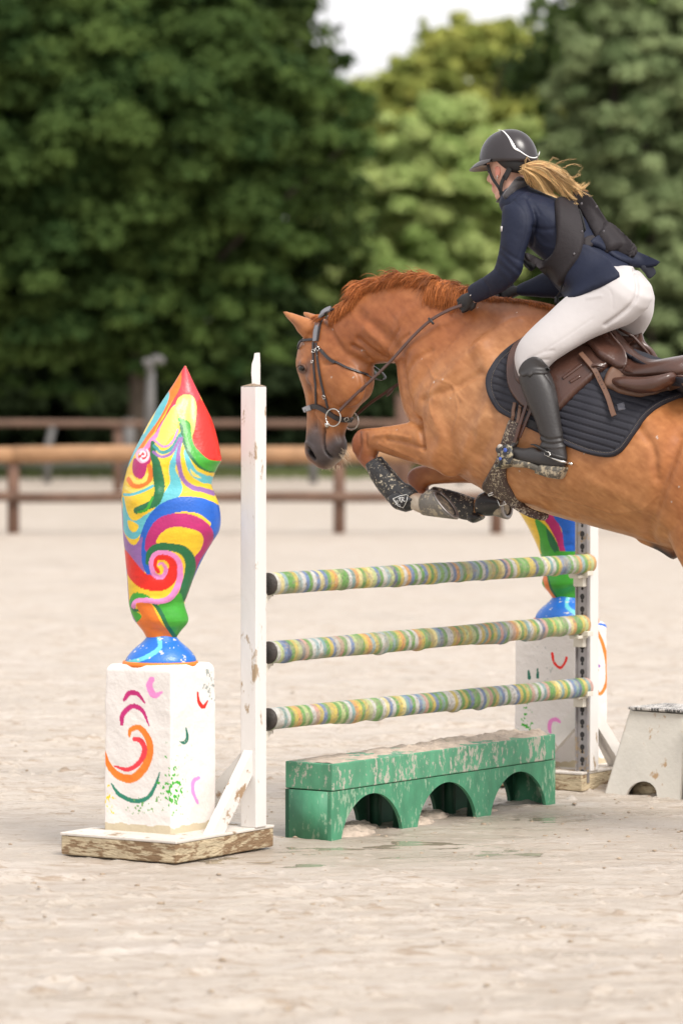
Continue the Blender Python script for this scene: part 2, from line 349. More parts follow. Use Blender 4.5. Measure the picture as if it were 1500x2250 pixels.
# trampled, flooded hollow around the jump
cx, cy = .2, 17.2; hol = np.exp(-(((q[:, 0] - cx) / 2.6) ** 2 + ((q[:, 1] - cy) / 1.5) ** 2) ** 1.5)
zz = zz * (1 - .72 * hol) * fade
zz = np.where(hol > .05, zz - .006 * hol, zz)
q[:, 2] = np.clip(zz, -.03, .07); nx = len(gx)
idx = np.arange(n_).reshape(X.shape); fcs = np.stack([idx[:-1, :-1], idx[:-1, 1:], idx[1:, 1:], idx[1:, :-1]], -1).reshape(-1, 4)
me = bpy.data.meshes.new('arena_ground'); me.from_pydata(q.tolist(), [], fcs.tolist()); me.update()
def ground_material():
    m = bpy.data.materials.new('wet_sand'); m.use_nodes = True; n = m.node_tree; b = n.nodes['Principled BSDF']; lk = n.links.new; N = n.nodes.new
    tc = N('ShaderNodeTexCoord'); mp = N('ShaderNodeMapping'); mp.inputs['Rotation'].default_value = (0, 0, .28); mp.inputs['Scale'].default_value = (1, 2.2, 1); lk(tc.outputs['Object'], mp.inputs[0])
    def noise(s, d=6, r=.55, src=None):
        t = N('ShaderNodeTexNoise'); t.inputs['Scale'].default_value = s; t.inputs['Detail'].default_value = d; t.inputs['Roughness'].default_value = r; lk(src or mp.outputs[0], t.inputs[0]); return t.outputs[0]
    def rng(s, a, b_, c, d):
        t = N('ShaderNodeMapRange'); t.inputs[1].default_value = a; t.inputs[2].default_value = b_; t.inputs[3].default_value = c; t.inputs[4].default_value = d; lk(s, t.inputs[0]); return t.outputs[0]
    def mixc(f, a, c):
        t = N('ShaderNodeMix'); t.data_type = 'RGBA'; lk(f, t.inputs[0])
        for i, v in ((6, a), (7, c)):
            if isinstance(v, tuple): t.inputs[i].default_value = (*v, 1)
            else: lk(v, t.inputs[i])
        return t.outputs[2]
    big = noise(.5, 5); mid = noise(3.2, 8, .65); fine = noise(28, 5, .7, tc.outputs['Object'])
    c1 = mixc(rng(mid, .38, .62, 0, 1), (.50, .425, .35), (.63, .565, .50)); c2 = mixc(rng(big, .35, .65, 0, 1), c1, (.56, .49, .415))
    c3 = mixc(rng(fine, .60, .76, 0, .45), c2, (.24, .17, .115))
    st = N('ShaderNodeMapping'); st.inputs['Rotation'].default_value = (0, 0, .12); st.inputs['Scale'].default_value = (.55, 2.4, 1); lk(tc.outputs['Object'], st.inputs[0])
    streak = noise(7.5, 8, .68, st.outputs[0]); c3 = mixc(rng(streak, .53, .60, 0, .78), c3, (.37, .275, .195)); s2 = noise(34, 7, .75, st.outputs[0]); c3 = mixc(rng(s2, .555, .61, 0, .75), c3, (.31, .225, .155)); c3 = mixc(rng(noise(2.2, 6, .6, st.outputs[0]), .36, .48, .45, 0), c3, (.58, .52, .47))  # brown sand streaks, also standing in for the shaded sides of ridges
    # wet film in the hollows (height) plus patches of standing water
    sp = N('ShaderNodeSeparateXYZ'); lk(tc.outputs['Object'], sp.inputs[0])
    wet = N('ShaderNodeMath'); wet.operation = 'MULTIPLY'; lk(rng(sp.outputs[2], .007, -.006, 0, 1), wet.inputs[0]); lk(rng(noise(1.1, 4), .42, .58, .25, 1), wet.inputs[1])
    c4 = mixc(wet.outputs[0], c3, (.45, .38, .31))
    # grass verge and track beyond the far rails
    gz = rng(sp.outputs[1], 88, 90, 0, 1); pale = rng(sp.outputs[1], 76, 78, 0, 1); grass = mixc(noise(2, 4), (.06, .075, .02), (.12, .125, .04))
    c5 = mixc(pale, c4, (.50, .425, .36)); c6 = mixc(gz, c5, grass); lk(c6, b.inputs['Base Color'])
    lk(rng(wet.outputs[0], 0, 1, .62, .20), b.inputs['Roughness'])
    ad = N('ShaderNodeMath'); ad.operation = 'MULTIPLY_ADD'; lk(s2, ad.inputs[0]); ad.inputs[1].default_value = .6; lk(streak, ad.inputs[2])
    bp = N('ShaderNodeBump'); bp.inputs['Strength'].default_value = .8; bp.inputs['Distance'].default_value = .028; lk(ad.outputs[0], bp.inputs['Height']); lk(bp.outputs[0], b.inputs['Normal'])
    return m
M_ground = ground_material()
ground = link('ground', me, M_ground); tag(ground, 'pale wet sand of the riding arena, churned and puddled', 'ground', kind='structure')
gbvh_xy = None
def gz_at(x, y):
    i = int(np.clip(np.searchsorted(gy, y), 1, len(gy) - 1)); j = int(np.clip(np.searchsorted(gx, x), 1, len(gx) - 1)); return q[i * nx + j, 2]
# ---- clods of sand
mb = MB()
for _ in range(1500):
    y = 12 + 15 * random.random() ** 1.3; x = random.uniform(-.095, .095) * y
    if random.random() < .35: y = random.gauss(17.8, 1.1); x = random.gauss(.6, .9)
    r = .0025 + .010 * random.random() ** 5; c = Vector((x, y, gz_at(x, y) + r * .25)); rx = Matrix.Rotation(random.random() * 6, 3, 'Z')
    ico = [(0, 0, 1), (.9, 0, .3), (.3, .85, .3), (-.75, .5, .35), (-.7, -.55, .3), (.3, -.9, .35), (.8, .5, -.5), (-.2, .9, -.5), (-.9, 0, -.5), (-.2, -.9, -.5), (.7, -.6, -.5)]
    V = [c + rx @ Vector((a * r * random.uniform(.8, 1.6), b * r * random.uniform(.8, 1.3), d * r * .5)) for a, b, d in ico]
    mb.add(V, [(0, 1, 2), (0, 2, 3), (0, 3, 4), (0, 4, 5), (0, 5, 1), (1, 6, 2), (2, 6, 7), (2, 7, 3), (3, 7, 8), (3, 8, 4), (4, 8, 9), (4, 9, 5), (5, 9, 10), (5, 10, 1), (1, 10, 6)])
M_clod = mat('sand_clod', (.36, .275, .195), .7, vary=.3, vscale=20)
tag(mb.build('sand_clods', M_clod), 'brown clods and crumbs of sand strewn over the arena', 'sand', kind='stuff')
# ---- shallow puddles
M_water = mat('puddle_water', (.33, .28, .21), .15, spec=.4)
for k, (px, py, rx, ry) in enumerate([(950, 1858, 110, 6), (1110, 1872, 60, 5), (720, 1868, 90, 5), (1240, 1800, 70, 5), (690, 1905, 60, 4), (770, 1868, 30, 4), (850, 1884, 26, 3), (520, 1890, 60, 4)]):
    c = G(px, py, 0); s = c.y / FPX; a = rx * 1.3 * s; b = ry * 1.5 * s * c.y / CH; V = [Vector((c.x, c.y, .0))]; n = 40
    ph = random.random() * 9; lev = float(np.percentile([gz_at(c.x + a * .9 * math.cos(t_) * r_, c.y + b * .9 * math.sin(t_) * r_) for t_ in np.linspace(0, 6.2, 16) for r_ in (.3, .6, 1)], 38))
    for j in range(n):
        t = 2 * math.pi * j / n; rr_ = 1 + .22 * math.sin(3 * t + ph) + .15 * math.sin(5 * t + ph * 2) + .1 * math.sin(9 * t + ph)
        V.append(Vector((c.x + a * rr_ * math.cos(t), c.y + b * rr_ * math.sin(t), 0)))
    V = [Vector((p.x, p.y, lev)) for p in V]
    m = MB(); m.add(V, [(0, 1 + j, 1 + (j + 1) % n) for j in range(n)]); tag(m.build('puddle', M_water), 'shallow muddy puddle lying in the arena sand', 'puddle', kind='structure')

# ---- rail fences
M_wood = mat('orange_rail_wood', (.36, .20, .10), .75, vary=.35, vscale=3, bump=.01, bscale=12)
M_wood_d = mat('brown_post_wood', (.15, .082, .055), .8, vary=.35, vscale=4)
M_wood_l = mat('weathered_rail_wood', (.15, .088, .06), .8, vary=.3, vscale=4)
M_grey = mat('grey_paint', (.12, .115, .11), .6, vary=.3, vscale=4)
def vpost(mb, x, y, z1, r, n=12, taper=1.): mb.tube([(x, y, -.3), (x, y, z1 * .5), (x, y, z1)], [r, r * .98, r * taper], n)
DF = 52.9
fence = empty('rail_fence', (0, DF, 0), 'brown post and rail fence with thick orange log top rail behind the jump', 'fence')
pxs = [30 - 357 * k for k in range(9, 0, -1)] + [30, 388, 745, 1090, 1445] + [1445 + 357 * k for k in range(1, 10)]
for p in pxs:
    m = MB(); vpost(m, (p - 750) / FPX * DF, DF, 1.06 + random.uniform(-.02, .02), .085, 12, .95); m.build('post', M_wood_d, fence)
for z0, r, dy, mt, nm in ((1.08, .115, -.03, M_wood, 'top_rail'), (.50, .07, -.11, M_wood_l, 'lower_rail')):
    for i in range(0, len(pxs) - 1, 3):
        a, b = pxs[i], pxs[min(i + 3, len(pxs) - 1)]; m = MB(); k = 7
        m.tube([((a + (b - a) * t / k - 750) / FPX * DF, DF + dy, z0 + random.uniform(-.012, .012)) for t in range(k + 1)], [r * random.uniform(.93, 1.05) for _ in range(k + 1)], 14); m.build(nm, mt, fence)
DB = 74.0
bf = empty('rail_fence', (0, DB, 0), 'thin dark brown rail fence far behind, in front of the hedge', 'fence')
for p in range(-2500, 4300, 300):
    m = MB(); vpost(m, (p + 60 - 750) / FPX * DB, DB, 1.3, .09, 10); m.build('post', M_wood_d, bf)
m = MB(); m.tube([((p - 750) / FPX * DB, DB - .1, 1.29 + random.uniform(-.02, .02)) for p in range(-2500, 4400, 150)], .065, 12); m.build('top_rail', M_wood_l, bf)
mm = MB(); vpost(mm, (887 - 750) / FPX * 70, 70, 1.87, .15, 12); tag(mm.build('wooden_post', M_wood_d), 'stout reddish brown post behind the horse\'s chin and knee', 'post')
for px_, top, bot_, r, lab in ((105, 935, 1058, .075, 'curved pale grey post standing left of the painted figure near the far rail'), (284, 925, 1055, .12, 'squat white post just behind the left of the painted figure'), (1010, 940, 1058, .08, 'pale grey post behind the folded forelegs'), (688, 985, 1056, .09, 'pale grey post behind the muzzle of the horse')):
    D = 80; m = MB(); zt = CH - (top - HZ) / FPX * D; x = (px_ - 750) / FPX * D
    m.tube([(x, D, -.2), (x, D, zt * .6), (x + (.12 if px_ == 105 else 0), D, zt)], r, 10); m.tube([(x + (.12 if px_ == 105 else 0), D, zt), (x + (.14 if px_ == 105 else 0), D, zt + .04)], [r * 1.25, r * 1.1], 10)
    tag(m.build('pale_post', M_grey), lab, 'post', 'pale posts beyond the fence')
D = 66; lp = empty('hooked_pole', (0, D, 0), 'slim grey pole with a small hooked lamp head rising behind the painted figure', 'lamp post')
x = (330 - 750) / FPX * D; m = MB(); m.tube([(x, D, 0), (x, D, 1.6), (x + .02, D, 2.28)], [.11, .09, .06], 10); m.build('pole', M_grey, lp)
m = MB(); m.tube([(x, D, 2.2), (x + .0, D, 2.38), (x + .08, D, 2.49), (x + .17, D, 2.50)], [.07, .06, .06, .05], 10); m.build('lamp_arm', M_grey, lp)
m = MB(); v, f = ellipsoid((x + .17, D, 2.45), Vector((.09, 0, 0)), Vector((0, .08, 0)), Vector((0, 0, .07))); m.add(v, f); v, f = ellipsoid((x - .06, D, 2.42), Vector((.07, 0, 0)), Vector((0, .07, 0)), Vector((0, 0, .07))); m.add(v, f); m.build('lamp_head', M_grey, lp)

# ---- trees
def leafmat(name, c, c2):
    m = bpy.data.materials.new(name); m.use_nodes = True; n = m.node_tree; b = n.nodes['Principled BSDF']; lk = n.links.new
    at = n.nodes.new('ShaderNodeAttribute'); at.attribute_name = 'col'
    x = n.nodes.new('ShaderNodeMix'); x.data_type = 'RGBA'; lk(at.outputs['Fac'], x.inputs[0]); x.inputs[6].default_value = (*c, 1); x.inputs[7].default_value = (*c2, 1); lk(x.outputs[2], b.inputs['Base Color'])
    b.inputs['Roughness'].default_value = .85; b.inputs['Specular IOR Level'].default_value = .15
    tr = n.nodes.new('ShaderNodeBsdfTranslucent'); lk(x.outputs[2], tr.inputs[0]); ms = n.nodes.new('ShaderNodeMixShader'); ms.inputs[0].default_value = .3
    o = n.nodes['Material Output']; lk(b.outputs[0], ms.inputs[1]); lk(tr.outputs[0], ms.inputs[2]); lk(ms.outputs[0], o.inputs[0]); return m
M_bark = mat('bark', (.07, .055, .04), .9, vary=.3)
def leaves(centres, radii, count, size, rng, flat=.8):
    """leaf-sized faces spread through clumps; returns verts, faces, and a per-vertex light/dark mix"""
    c = np.asarray(centres, float); r = np.asarray(radii, float); wt = r ** 2; k = rng.choice(len(c), count, p=wt / wt.sum())
    d = rng.normal(size=(count, 3)); d /= np.linalg.norm(d, axis=1)[:, None]; d[:, 2] = np.where(d[:, 2] < -.3, -d[:, 2], d[:, 2])
    rad = rng.uniform(.35, 1.30, count) * r[k]; p = c[k] + d * rad[:, None] * [1, 1, flat]
    n = d + rng.normal(size=(count, 3)) * .55 + [0, 0, .35]; n /= np.linalg.norm(n, axis=1)[:, None]
    a = np.cross(n, rng.normal(size=(count, 3))); a /= np.linalg.norm(a, axis=1)[:, None]; b = np.cross(n, a); s = size * rng.uniform(.6, 1.3, count)[:, None]
    V = np.stack([p + a * s, p + b * s * .55, p - a * s, p - b * s * .55], 1).reshape(-1, 3); fc = np.arange(count * 4).reshape(-1, 4)
    clump = rng.uniform(0, 1, len(c))[k]; col = np.clip(clump * .8 + rng.uniform(-.10, .20, count), 0, 1); return V, fc, np.repeat(col, 4)
def tree(name, label, cx, D, blobs, count, size, mt, trunk=None, sub=26, subr=(.16, .3), seed=0, group='trees behind the arena', depth=1.0):
    """blobs: photo-pixel ellipses (px, py, rx, ry) giving the crown's extent at distance D"""
    rng = np.random.default_rng(seed + 11); s = D / FPX; C = []; R = []
    for (bx, by, rx, ry) in blobs:
        o = P(bx, by, D); A, B = rx * s, ry * s; m = max(6, int(sub * (A * B) / 6.0) + 6)
        for i in range(m):
            d = rng.normal(size=3); d /= np.linalg.norm(d); q = rng.uniform(.55, 1.0)
            if rng.random() < .75: d[1] = -abs(d[1])
            C.append((o.x + d[0] * A * q * .86, o.y + d[1] * min(A, B) * q * depth, o.z + d[2] * B * q * .86)); R.append(min(A, B) * rng.uniform(*subr))
    x = (cx - 750) / FPX * D; t = empty(name, (x, D, 0), label, 'tree', group)
    V, fc, col = leaves(C, R, count, size, rng); me = bpy.data.meshes.new('crown'); me.from_pydata(V.tolist(), [], fc.tolist()); me.update()
    setcol(me, np.repeat(col[:, None], 3, 1)); link('crown', me, mt, t, False)
    ztop = max(c[2] for c in C); h = trunk or .28; m = MB()
    m.tube([(x, D, -.3), (x + .05, D, ztop * .25), (x - .05, D + .1, ztop * .5), (x, D, ztop * .8)], [h, h * .8, h * .6, h * .2], 10)
    for i in range(9):
        j = rng.integers(len(C)); z = ztop * rng.uniform(.2, .6); m.tube([(x, D, z), ((x + C[j][0]) / 2, (D + C[j][1]) / 2, (z + C[j][2]) / 2 + .2), C[j]], [h * .4, h * .25, h * .08], 6)
    m.build('trunk', M_bark, t); return t
ML1 = leafmat('dark_leaves', (.024, .054, .014), (.108, .165, .040)); ML2 = leafmat('mid_leaves', (.27, .38, .11), (.55, .62, .24))
ML3 = leafmat('yellow_leaves', (.24, .29, .07), (.50, .50, .13)); ML4 = leafmat('grey_green_leaves', (.12, .17, .07), (.33, .40, .19)); ML5 = leafmat('shade_leaves', (.014, .026, .010), (.04, .06, .02))  # hedge leaves: gloom under the trees is put into their dark colour
tree('chestnut_tree', 'huge dark green chestnut tree filling the left background', 300, 84, [(300, 300, 420, 360), (120, 560, 330, 300), (520, 520, 205, 240), (688, 275, 190, 190), (60, 120, 300, 250), (340, 40, 290, 200), (90, 790, 230, 130), (430, 760, 260, 130), (250, 640, 300, 200), (-150, 500, 250, 400)], 210000, .115, ML1, .22, seed=1, sub=75, subr=(.10, .20))
tree('broadleaf_tree', 'light green bushy tree between the chestnut and the rider', 900, 100, [(860, 560, 190, 300), (960, 420, 190, 230), (760, 640, 130, 200), (1010, 640, 180, 240), (880, 330, 110, 110), (720, 780, 120, 140), (900, 800, 200, 130)], 150000, .115, ML2, .2, seed=2, sub=70, subr=(.10, .22))
tree('broadleaf_tree', 'tall grey green tree behind the rider at the right edge', 1350, 92, [(1370, 250, 190, 330), (1450, 560, 180, 300), (1280, 470, 140, 260), (1430, 60, 200, 200), (1600, 300, 200, 400), (1430, 800, 220, 160), (1270, 300, 90, 200), (1280, 90, 60, 150)], 160000, .115, ML4, .35, seed=3, sub=70, subr=(.10, .20))
tree('broadleaf_tree', 'yellowing tree top at the bottom of the sky gap', 1010, 125, [(1005, 120, 115, 105), (915, 190, 90, 95), (1095, 130, 95, 95), (950, 90, 55, 55), (1050, 330, 200, 150), (880, 300, 90, 120), (1160, 300, 120, 160), (1000, 480, 250, 180)], 110000, .14, ML3, .3, seed=4, sub=60, subr=(.12, .24))
tree('broadleaf_tree', 'small round olive crown poking up above the yellow tree', 1178, 135, [(1178, 38, 46, 56), (1200, 130, 60, 90)], 12000, .13, ML4, .2, seed=5, sub=60)
tree('broadleaf_tree', 'mid green tree behind the left shoulder of the rider', 1120, 108, [(1120, 420, 150, 190), (1060, 560, 130, 260), (1180, 620, 150, 260), (1130, 820, 200, 130)], 90000, .125, ML2, .3, seed=8, sub=60, subr=(.12, .24))
def massed(name, label, ranges, n, count, size, mt, seed, rr_=(.5, .9)):
    rng = np.random.default_rng(seed); C = []; R = []
    for i in range(n):
        x0, x1, D0, D1, z0, z1 = ranges[i % len(ranges)]; D = rng.uniform(D0, D1); C.append(((rng.uniform(x0, x1) - 750) / FPX * D, D, rng.uniform(z0, z1))); R.append(rng.uniform(*rr_))
    V, fc, col = leaves(C, R, count, size, rng); me = bpy.data.meshes.new(name); me.from_pydata(V.tolist(), [], fc.tolist()); me.update(); setcol(me, np.repeat(col[:, None], 3, 1)); tag(link(name, me, mt, None, False), label, 'hedge' if name == 'hedge' else 'wood', kind='stuff')
massed('hedge', 'hedge with shade put into its dark colour, running along under the trees', [(-500, 2000, 92, 98, .2, 3.2)], 500, 120000, .16, ML5, 5)
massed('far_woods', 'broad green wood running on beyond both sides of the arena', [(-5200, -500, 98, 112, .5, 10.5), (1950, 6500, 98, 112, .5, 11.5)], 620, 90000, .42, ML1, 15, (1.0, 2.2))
massed('deep_foliage', 'foliage with shade put into its dark colour, filling the gaps behind the big crowns', [(-500, 700, 92, 97, 2.5, 9.5), (1190, 2000, 99, 104, 2.5, 11.5), (-500, 640, 92, 97, 7, 12)], 560, 100000, .26, leafmat('deep_leaves', (.02, .038, .012), (.06, .09, .02)), 6, (.8, 1.3))  # dark filler added behind the crowns, shade put into the leaf colour
massed('far_woods', 'olive yellow wood closing the gap under the sky notch', [(820, 950, 132, 140, 1, 12.3), (950, 1150, 132, 140, 1, 13.4)], 240, 100000, .2, ML3, 9, (.9, 1.3))
massed('far_woods', 'green wood far behind the single trees', [(-900, 690, 140, 150, 1, 17), (690, 1230, 140, 150, 1, 11.5), (1230, 2400, 140, 150, 1, 17)], 520, 100000, .34, ML2, 7, (1.0, 1.9))
# ragged grass on the verge
mb = MB()
for _ in range(5000):
    D = 84 + 8 * random.random(); x = random.uniform(-.12, .12) * D; h = random.uniform(.06, .22); a = random.uniform(-.05, .05)
    mb.add([(x - .03, D, -.02), (x + .03, D, -.02), (x + a, D + random.uniform(-.05, .05), h)], [(0, 1, 2)])
tag(mb.build('grass', mat('verge_grass', (.09, .11, .03), .8, vary=.3, vscale=1)), 'rough green grass along the far edge of the arena', 'grass', kind='stuff')
# ================================================================== JUMP
def painter(q, base, ops, c=None):
    """q: 2-D coords; ops: ('p', colour, polygon) or ('s', colour, path, widths); later ops cover earlier"""
    if c is None: c = np.tile(np.array(base, float), (len(q), 1))
    for op in ops:
        if op[0] == 'p':
            pl = np.array(op[2], float); z = np.vstack([pl[-1:], pl, pl[:2]]); out = []
            for i in range(1, len(z) - 2):
                for j in range(4):
                    t = j / 4; p0, p1, p2, p3 = z[i - 1:i + 3]; out.append(.5 * ((2 * p1) + (-p0 + p2) * t + (2 * p0 - 5 * p1 + 4 * p2 - p3) * t * t + (-p0 + 3 * p1 - 3 * p2 + p3) * t ** 3))
            k = inpoly(q, np.array(out))
        else:
            wd = op[3] if hasattr(op[3], '__len__') else [op[3]] * len(op[2]); a = cr_interp(np.hstack([np.array(op[2], float), np.array(wd, float)[:, None]]), 6)
            d, ww = segdist(q, a[:, :2], a[:, 2] / 2 * 1.14); k = d < ww
        c[k] = op[1]
    return c
YE = srgb(248, 205, 45); LY = srgb(250, 222, 105); CY = srgb(98, 192, 203); OR = srgb(243, 125, 38); RE = srgb(232, 35, 22); RP = srgb(228, 60, 72); GR = srgb(62, 168, 48); DG = srgb(28, 112, 66); BL = srgb(22, 98, 200); MA = srgb(188, 36, 112); PI = srgb(232, 140, 200); VI = srgb(150, 105, 172); WH = srgb(250, 225, 235); TE = srgb(58, 150, 150)
FIG = [('p', RP, [(577, 100), (640, 230), (700, 350), (765, 480), (805, 620), (830, 740), (760, 758), (700, 730), (640, 660), (640, 560), (655, 450), (645, 350), (600, 300), (550, 320), (510, 380), (470, 430), (430, 480), (540, 250), (555, 140)]),
 ('p', RE, [(655, 350), (700, 340), (770, 480), (812, 620), (835, 745), (760, 758), (700, 732), (640, 662), (636, 560), (655, 450)]),
 ('p', OR, [(575, 95), (555, 140), (545, 250), (485, 360), (420, 470), (370, 560), (320, 630), (280, 700), (240, 690), (290, 620), (345, 520), (400, 420), (450, 320), (480, 230)]),
 ('p', CY, [(465, 280), (470, 320), (440, 400), (380, 500), (320, 580), (262, 680), (220, 745), (180, 800), (230, 660), (295, 560), (345, 460), (400, 350)]),
 ('s', LY, [(385, 380), (340, 470), (300, 560)], [14, 24, 6]),
 ('p', RP, [(460, 430), (410, 560), (375, 640), (355, 760), (320, 762), (270, 730), (300, 690), (350, 630), (400, 520)]),
 ('s', PI, [(512, 375), (450, 470), (400, 560), (350, 630), (310, 675)], [8, 14, 26, 32, 24]),
 ('p', MA, [(245, 730), (228, 800), (250, 850), (300, 862), (325, 820), (335, 770), (358, 740), (300, 752)]),
 ('s', (.85, .45, .62), [(335, 680), (346, 710), (330, 742), (300, 752), (272, 735), (264, 705), (280, 678), (308, 668)], 15),
 ('s', WH, [(330, 672), (343, 700), (332, 732), (306, 744), (290, 730)], 13), ('s', WH, [(286, 700), (296, 684), (316, 690), (318, 712), (300, 716)], 12),
 ('s', LY, [(222, 850), (260, 885), (310, 880), (335, 840)], 26),
 ('s', OR, [(200, 870), (230, 908), (290, 915), (340, 890), (358, 830), (348, 780)], 28), ('s', LY, [(178, 925), (250, 950), (330, 925), (370, 890)], 22),
 ('s', CY, [(170, 975), (240, 970), (310, 945), (372, 912)], 17),
 ('s', CY, [(555, 560), (550, 640), (520, 720), (500, 800), (520, 880), (515, 940), (465, 1000), (400, 1080), (330, 1125), (270, 1160), (215, 1155), (180, 1090), (163, 1000)], [12, 25, 34, 38, 60, 85, 66, 44, 36, 32, 28, 22, 16]),
 ('s', CY, [(172, 1060), (172, 1150), (195, 1225), (240, 1248), (282, 1200), (320, 1130)], [24, 34, 40, 42, 42, 36]), ('p', YE, [(200, 1143), (272, 1176), (246, 1221), (206, 1186)]), ('s', YE, [(185, 1270), (240, 1300), (275, 1270)], 24),
 ('s', DG, [(375, 630), (375, 700), (395, 760), (405, 830), (415, 900), (415, 960), (390, 1020), (330, 1050), (262, 1078)], [26, 38, 46, 60, 62, 54, 46, 40, 40]),
 ('s', GR, [(375, 990), (330, 1070), (270, 1092)], [14, 16, 12]),
 ('s', TE, [(385, 650), (430, 688), (500, 655), (550, 570)], 20), ('s', VI, [(378, 690), (430, 716), (500, 684), (552, 590)], 17),
 ('p', LY, [(510, 378), (532, 450), (530, 540), (480, 600), (440, 650), (398, 620), (410, 550), (450, 460)]), ('s', PI, [(388, 615), (440, 652), (500, 620), (536, 540)], 13),
 ('p', LY, [(520, 400), (530, 330), (580, 298), (630, 310), (655, 370), (655, 450), (640, 560), (610, 580), (575, 500), (545, 450)]),
 ('s', CY, [(588, 680), (610, 760), (645, 825), (700, 862), (760, 880)], [20, 34, 44, 48, 46]), ('p', LY, [(618, 795), (650, 825), (692, 862), (640, 845)]),
 ('s', DG, [(560, 500), (580, 570), (598, 650), (650, 735), (710, 790), (800, 815)], 34),
 ('s', GR, [(548, 468), (592, 500), (602, 570), (622, 640), (672, 712), (730, 768), (815, 790)], [30, 46, 44, 44, 54, 60, 70]),
 ('s', VI, [(566, 590), (540, 700), (550, 800), (580, 878), (640, 925), (700, 937), (770, 968)], [10, 26, 26, 26, 28, 28, 26]),
 ('s', BL, [(345, 1500), (303, 1390), (318, 1260), (370, 1150), (450, 1068), (560, 1035), (680, 1045), (765, 1090), (795, 1160), (765, 1250), (700, 1370), (655, 1480), (610, 1600)], [40, 50, 62, 72, 80, 88, 92, 100, 70, 64, 56, 46, 30]),
 ('s', MA, [(345, 1330), (370, 1250), (430, 1170), (520, 1140), (620, 1150), (700, 1195), (735, 1260), (700, 1330), (655, 1410), (622, 1500), (592, 1600), (570, 1690)], [56, 72, 78, 78, 82, 82, 66, 56, 46, 42, 36, 22]),
 ('p', YE, [(390, 1290), (430, 1225), (520, 1197), (620, 1200), (690, 1230), (708, 1290), (680, 1350), (630, 1398), (590, 1350), (520, 1320), (430, 1310)]),
 ('p', VI, [(148, 1190), (200, 1290), (250, 1310), (300, 1250), (290, 1350), (295, 1430), (312, 1505), (240, 1450), (190, 1380), (160, 1300)]),
 ('s', DG, [(335, 1430), (345, 1360), (400, 1322), (480, 1322), (560, 1340), (608, 1390), (618, 1460), (600, 1540), (565, 1640), (545, 1710)], [28, 35, 42, 44, 52, 60, 60, 55, 50, 40]),
 ('s', RE, [(160, 1385), (220, 1470), (290, 1545), (380, 1570), (450, 1560), (500, 1500), (505, 1440), (470, 1395), (420, 1382), (385, 1400), (380, 1450), (405, 1490)], [70, 88, 92, 92, 82, 70, 52, 48, 44, 34, 28, 22]),
 ('p', YE, [(190, 1540), (240, 1605), (330, 1642), (430, 1642), (482, 1610), (440, 1665), (330, 1672), (250, 1640), (202, 1690)]),
 ('p', GR, [(200, 1700), (230, 1640), (290, 1636), (350, 1668), (240, 1690), (226, 1740), (282, 1790), (272, 1845), (212, 1800)]), ('s', DG, [(225, 1700), (232, 1745), (275, 1760)], [14, 22, 12]),
 ('p', OR, [(265, 1700), (345, 1700), (385, 1765), (430, 1850), (515, 1950), (310, 1945), (245, 1860), (284, 1800), (262, 1745)]),
 ('p', GR, [(395, 1725), (470, 1690), (545, 1635), (575, 1720), (605, 1810), (598, 1855), (520, 1945), (460, 1850)]), ('s', DG, [(372, 1700), (420, 1770), (462, 1860), (512, 1940)], 24),
 ('s', PI, [(238, 1728), (252, 1690), (320, 1682), (400, 1690), (470, 1670), (520, 1610), (550, 1520), (545, 1430), (510, 1380), (440, 1357), (380, 1372), (357, 1430), (370, 1500), (410, 1530), (445, 1510), (455, 1470), (430, 1435), (408, 1440)], [24, 26, 30, 32, 34, 34, 34, 31, 28, 27, 27, 27, 28, 28, 26, 24, 18, 14]),
 ('s', VI, [(143, 1020), (150, 1150), (160, 1300)], 16), ('s', VI, [(176, 1480), (186, 1600), (196, 1740), (250, 1860)], 14)]
FOOT = [('s', CY, [(400, 1930), (412, 2000), (350, 2050), (260, 2088), (190, 2110)], [24, 28, 26, 24, 26])]
# outline in crop pixels: y, left, right
OUT = [(105, 572, 582), (150, 545, 603), (230, 496, 640), (350, 416, 700), (480, 335, 762), (620, 262, 801), (700, 222, 816), (745, 203, 822), (800, 185, 792), (900, 160, 756), (970, 150, 776), (1030, 146, 800), (1130, 150, 817), (1220, 155, 808), (1300, 161, 760), (1400, 171, 702), (1530, 183, 640), (1660, 191, 592), (1720, 197, 573), (1810, 222, 598), (1850, 250, 590), (1900, 290, 548), (1940, 312, 520)]
M_paint = mat('glossy_painted_figure', (.8, .8, .8), .38, attr=True, bump=.0015, bscale=90, vary=.10, vscale=14, coat=.15)
M_plinth = mat('painted_plaster_block', (.7, .7, .7), .75, attr=True, bump=.002, bscale=70)
M_white = mat('flaking_white_paint', (.70, .67, .63), .55, vary=.10, vscale=9, mud=.60, mscale=12, mudcol=(.33, .22, .13), bump=.002, bscale=40)
M_whiteclean = mat('white_painted_post', (.68, .655, .63), .55, vary=.06, vscale=6, mud=.60, mscale=18, mudcol=(.34, .25, .16), bump=.002, bscale=30, stretch=(1, 1, .35))
M_board = mat('weathered_base_board', (.50, .41, .27), .8, vary=.30, vscale=7, mud=.50, mscale=12, mudcol=(.22, .14, .075), bump=.008, bscale=30, stretch=(1, 1, 4))
M_boardtop = mat('chipped_board_top', (.62, .575, .52), .7, vary=.15, vscale=9, mud=.545, mscale=10, mudcol=(.30, .22, .14), bump=.004, bscale=30)
M_steel = mat('galvanised_steel', (.36, .34, .34), .45, metal=.7, vary=.25, vscale=12, mud=.58, mscale=16)
M_dark = mat('dark_hole', (.03, .028, .028), .8)
M_cup = mat('cream_plastic', (.62, .58, .50), .5, mud=.66, mscale=20)
def crop4(x, y): return (220 + x / 3.0825, 770 + y / 3.0825)
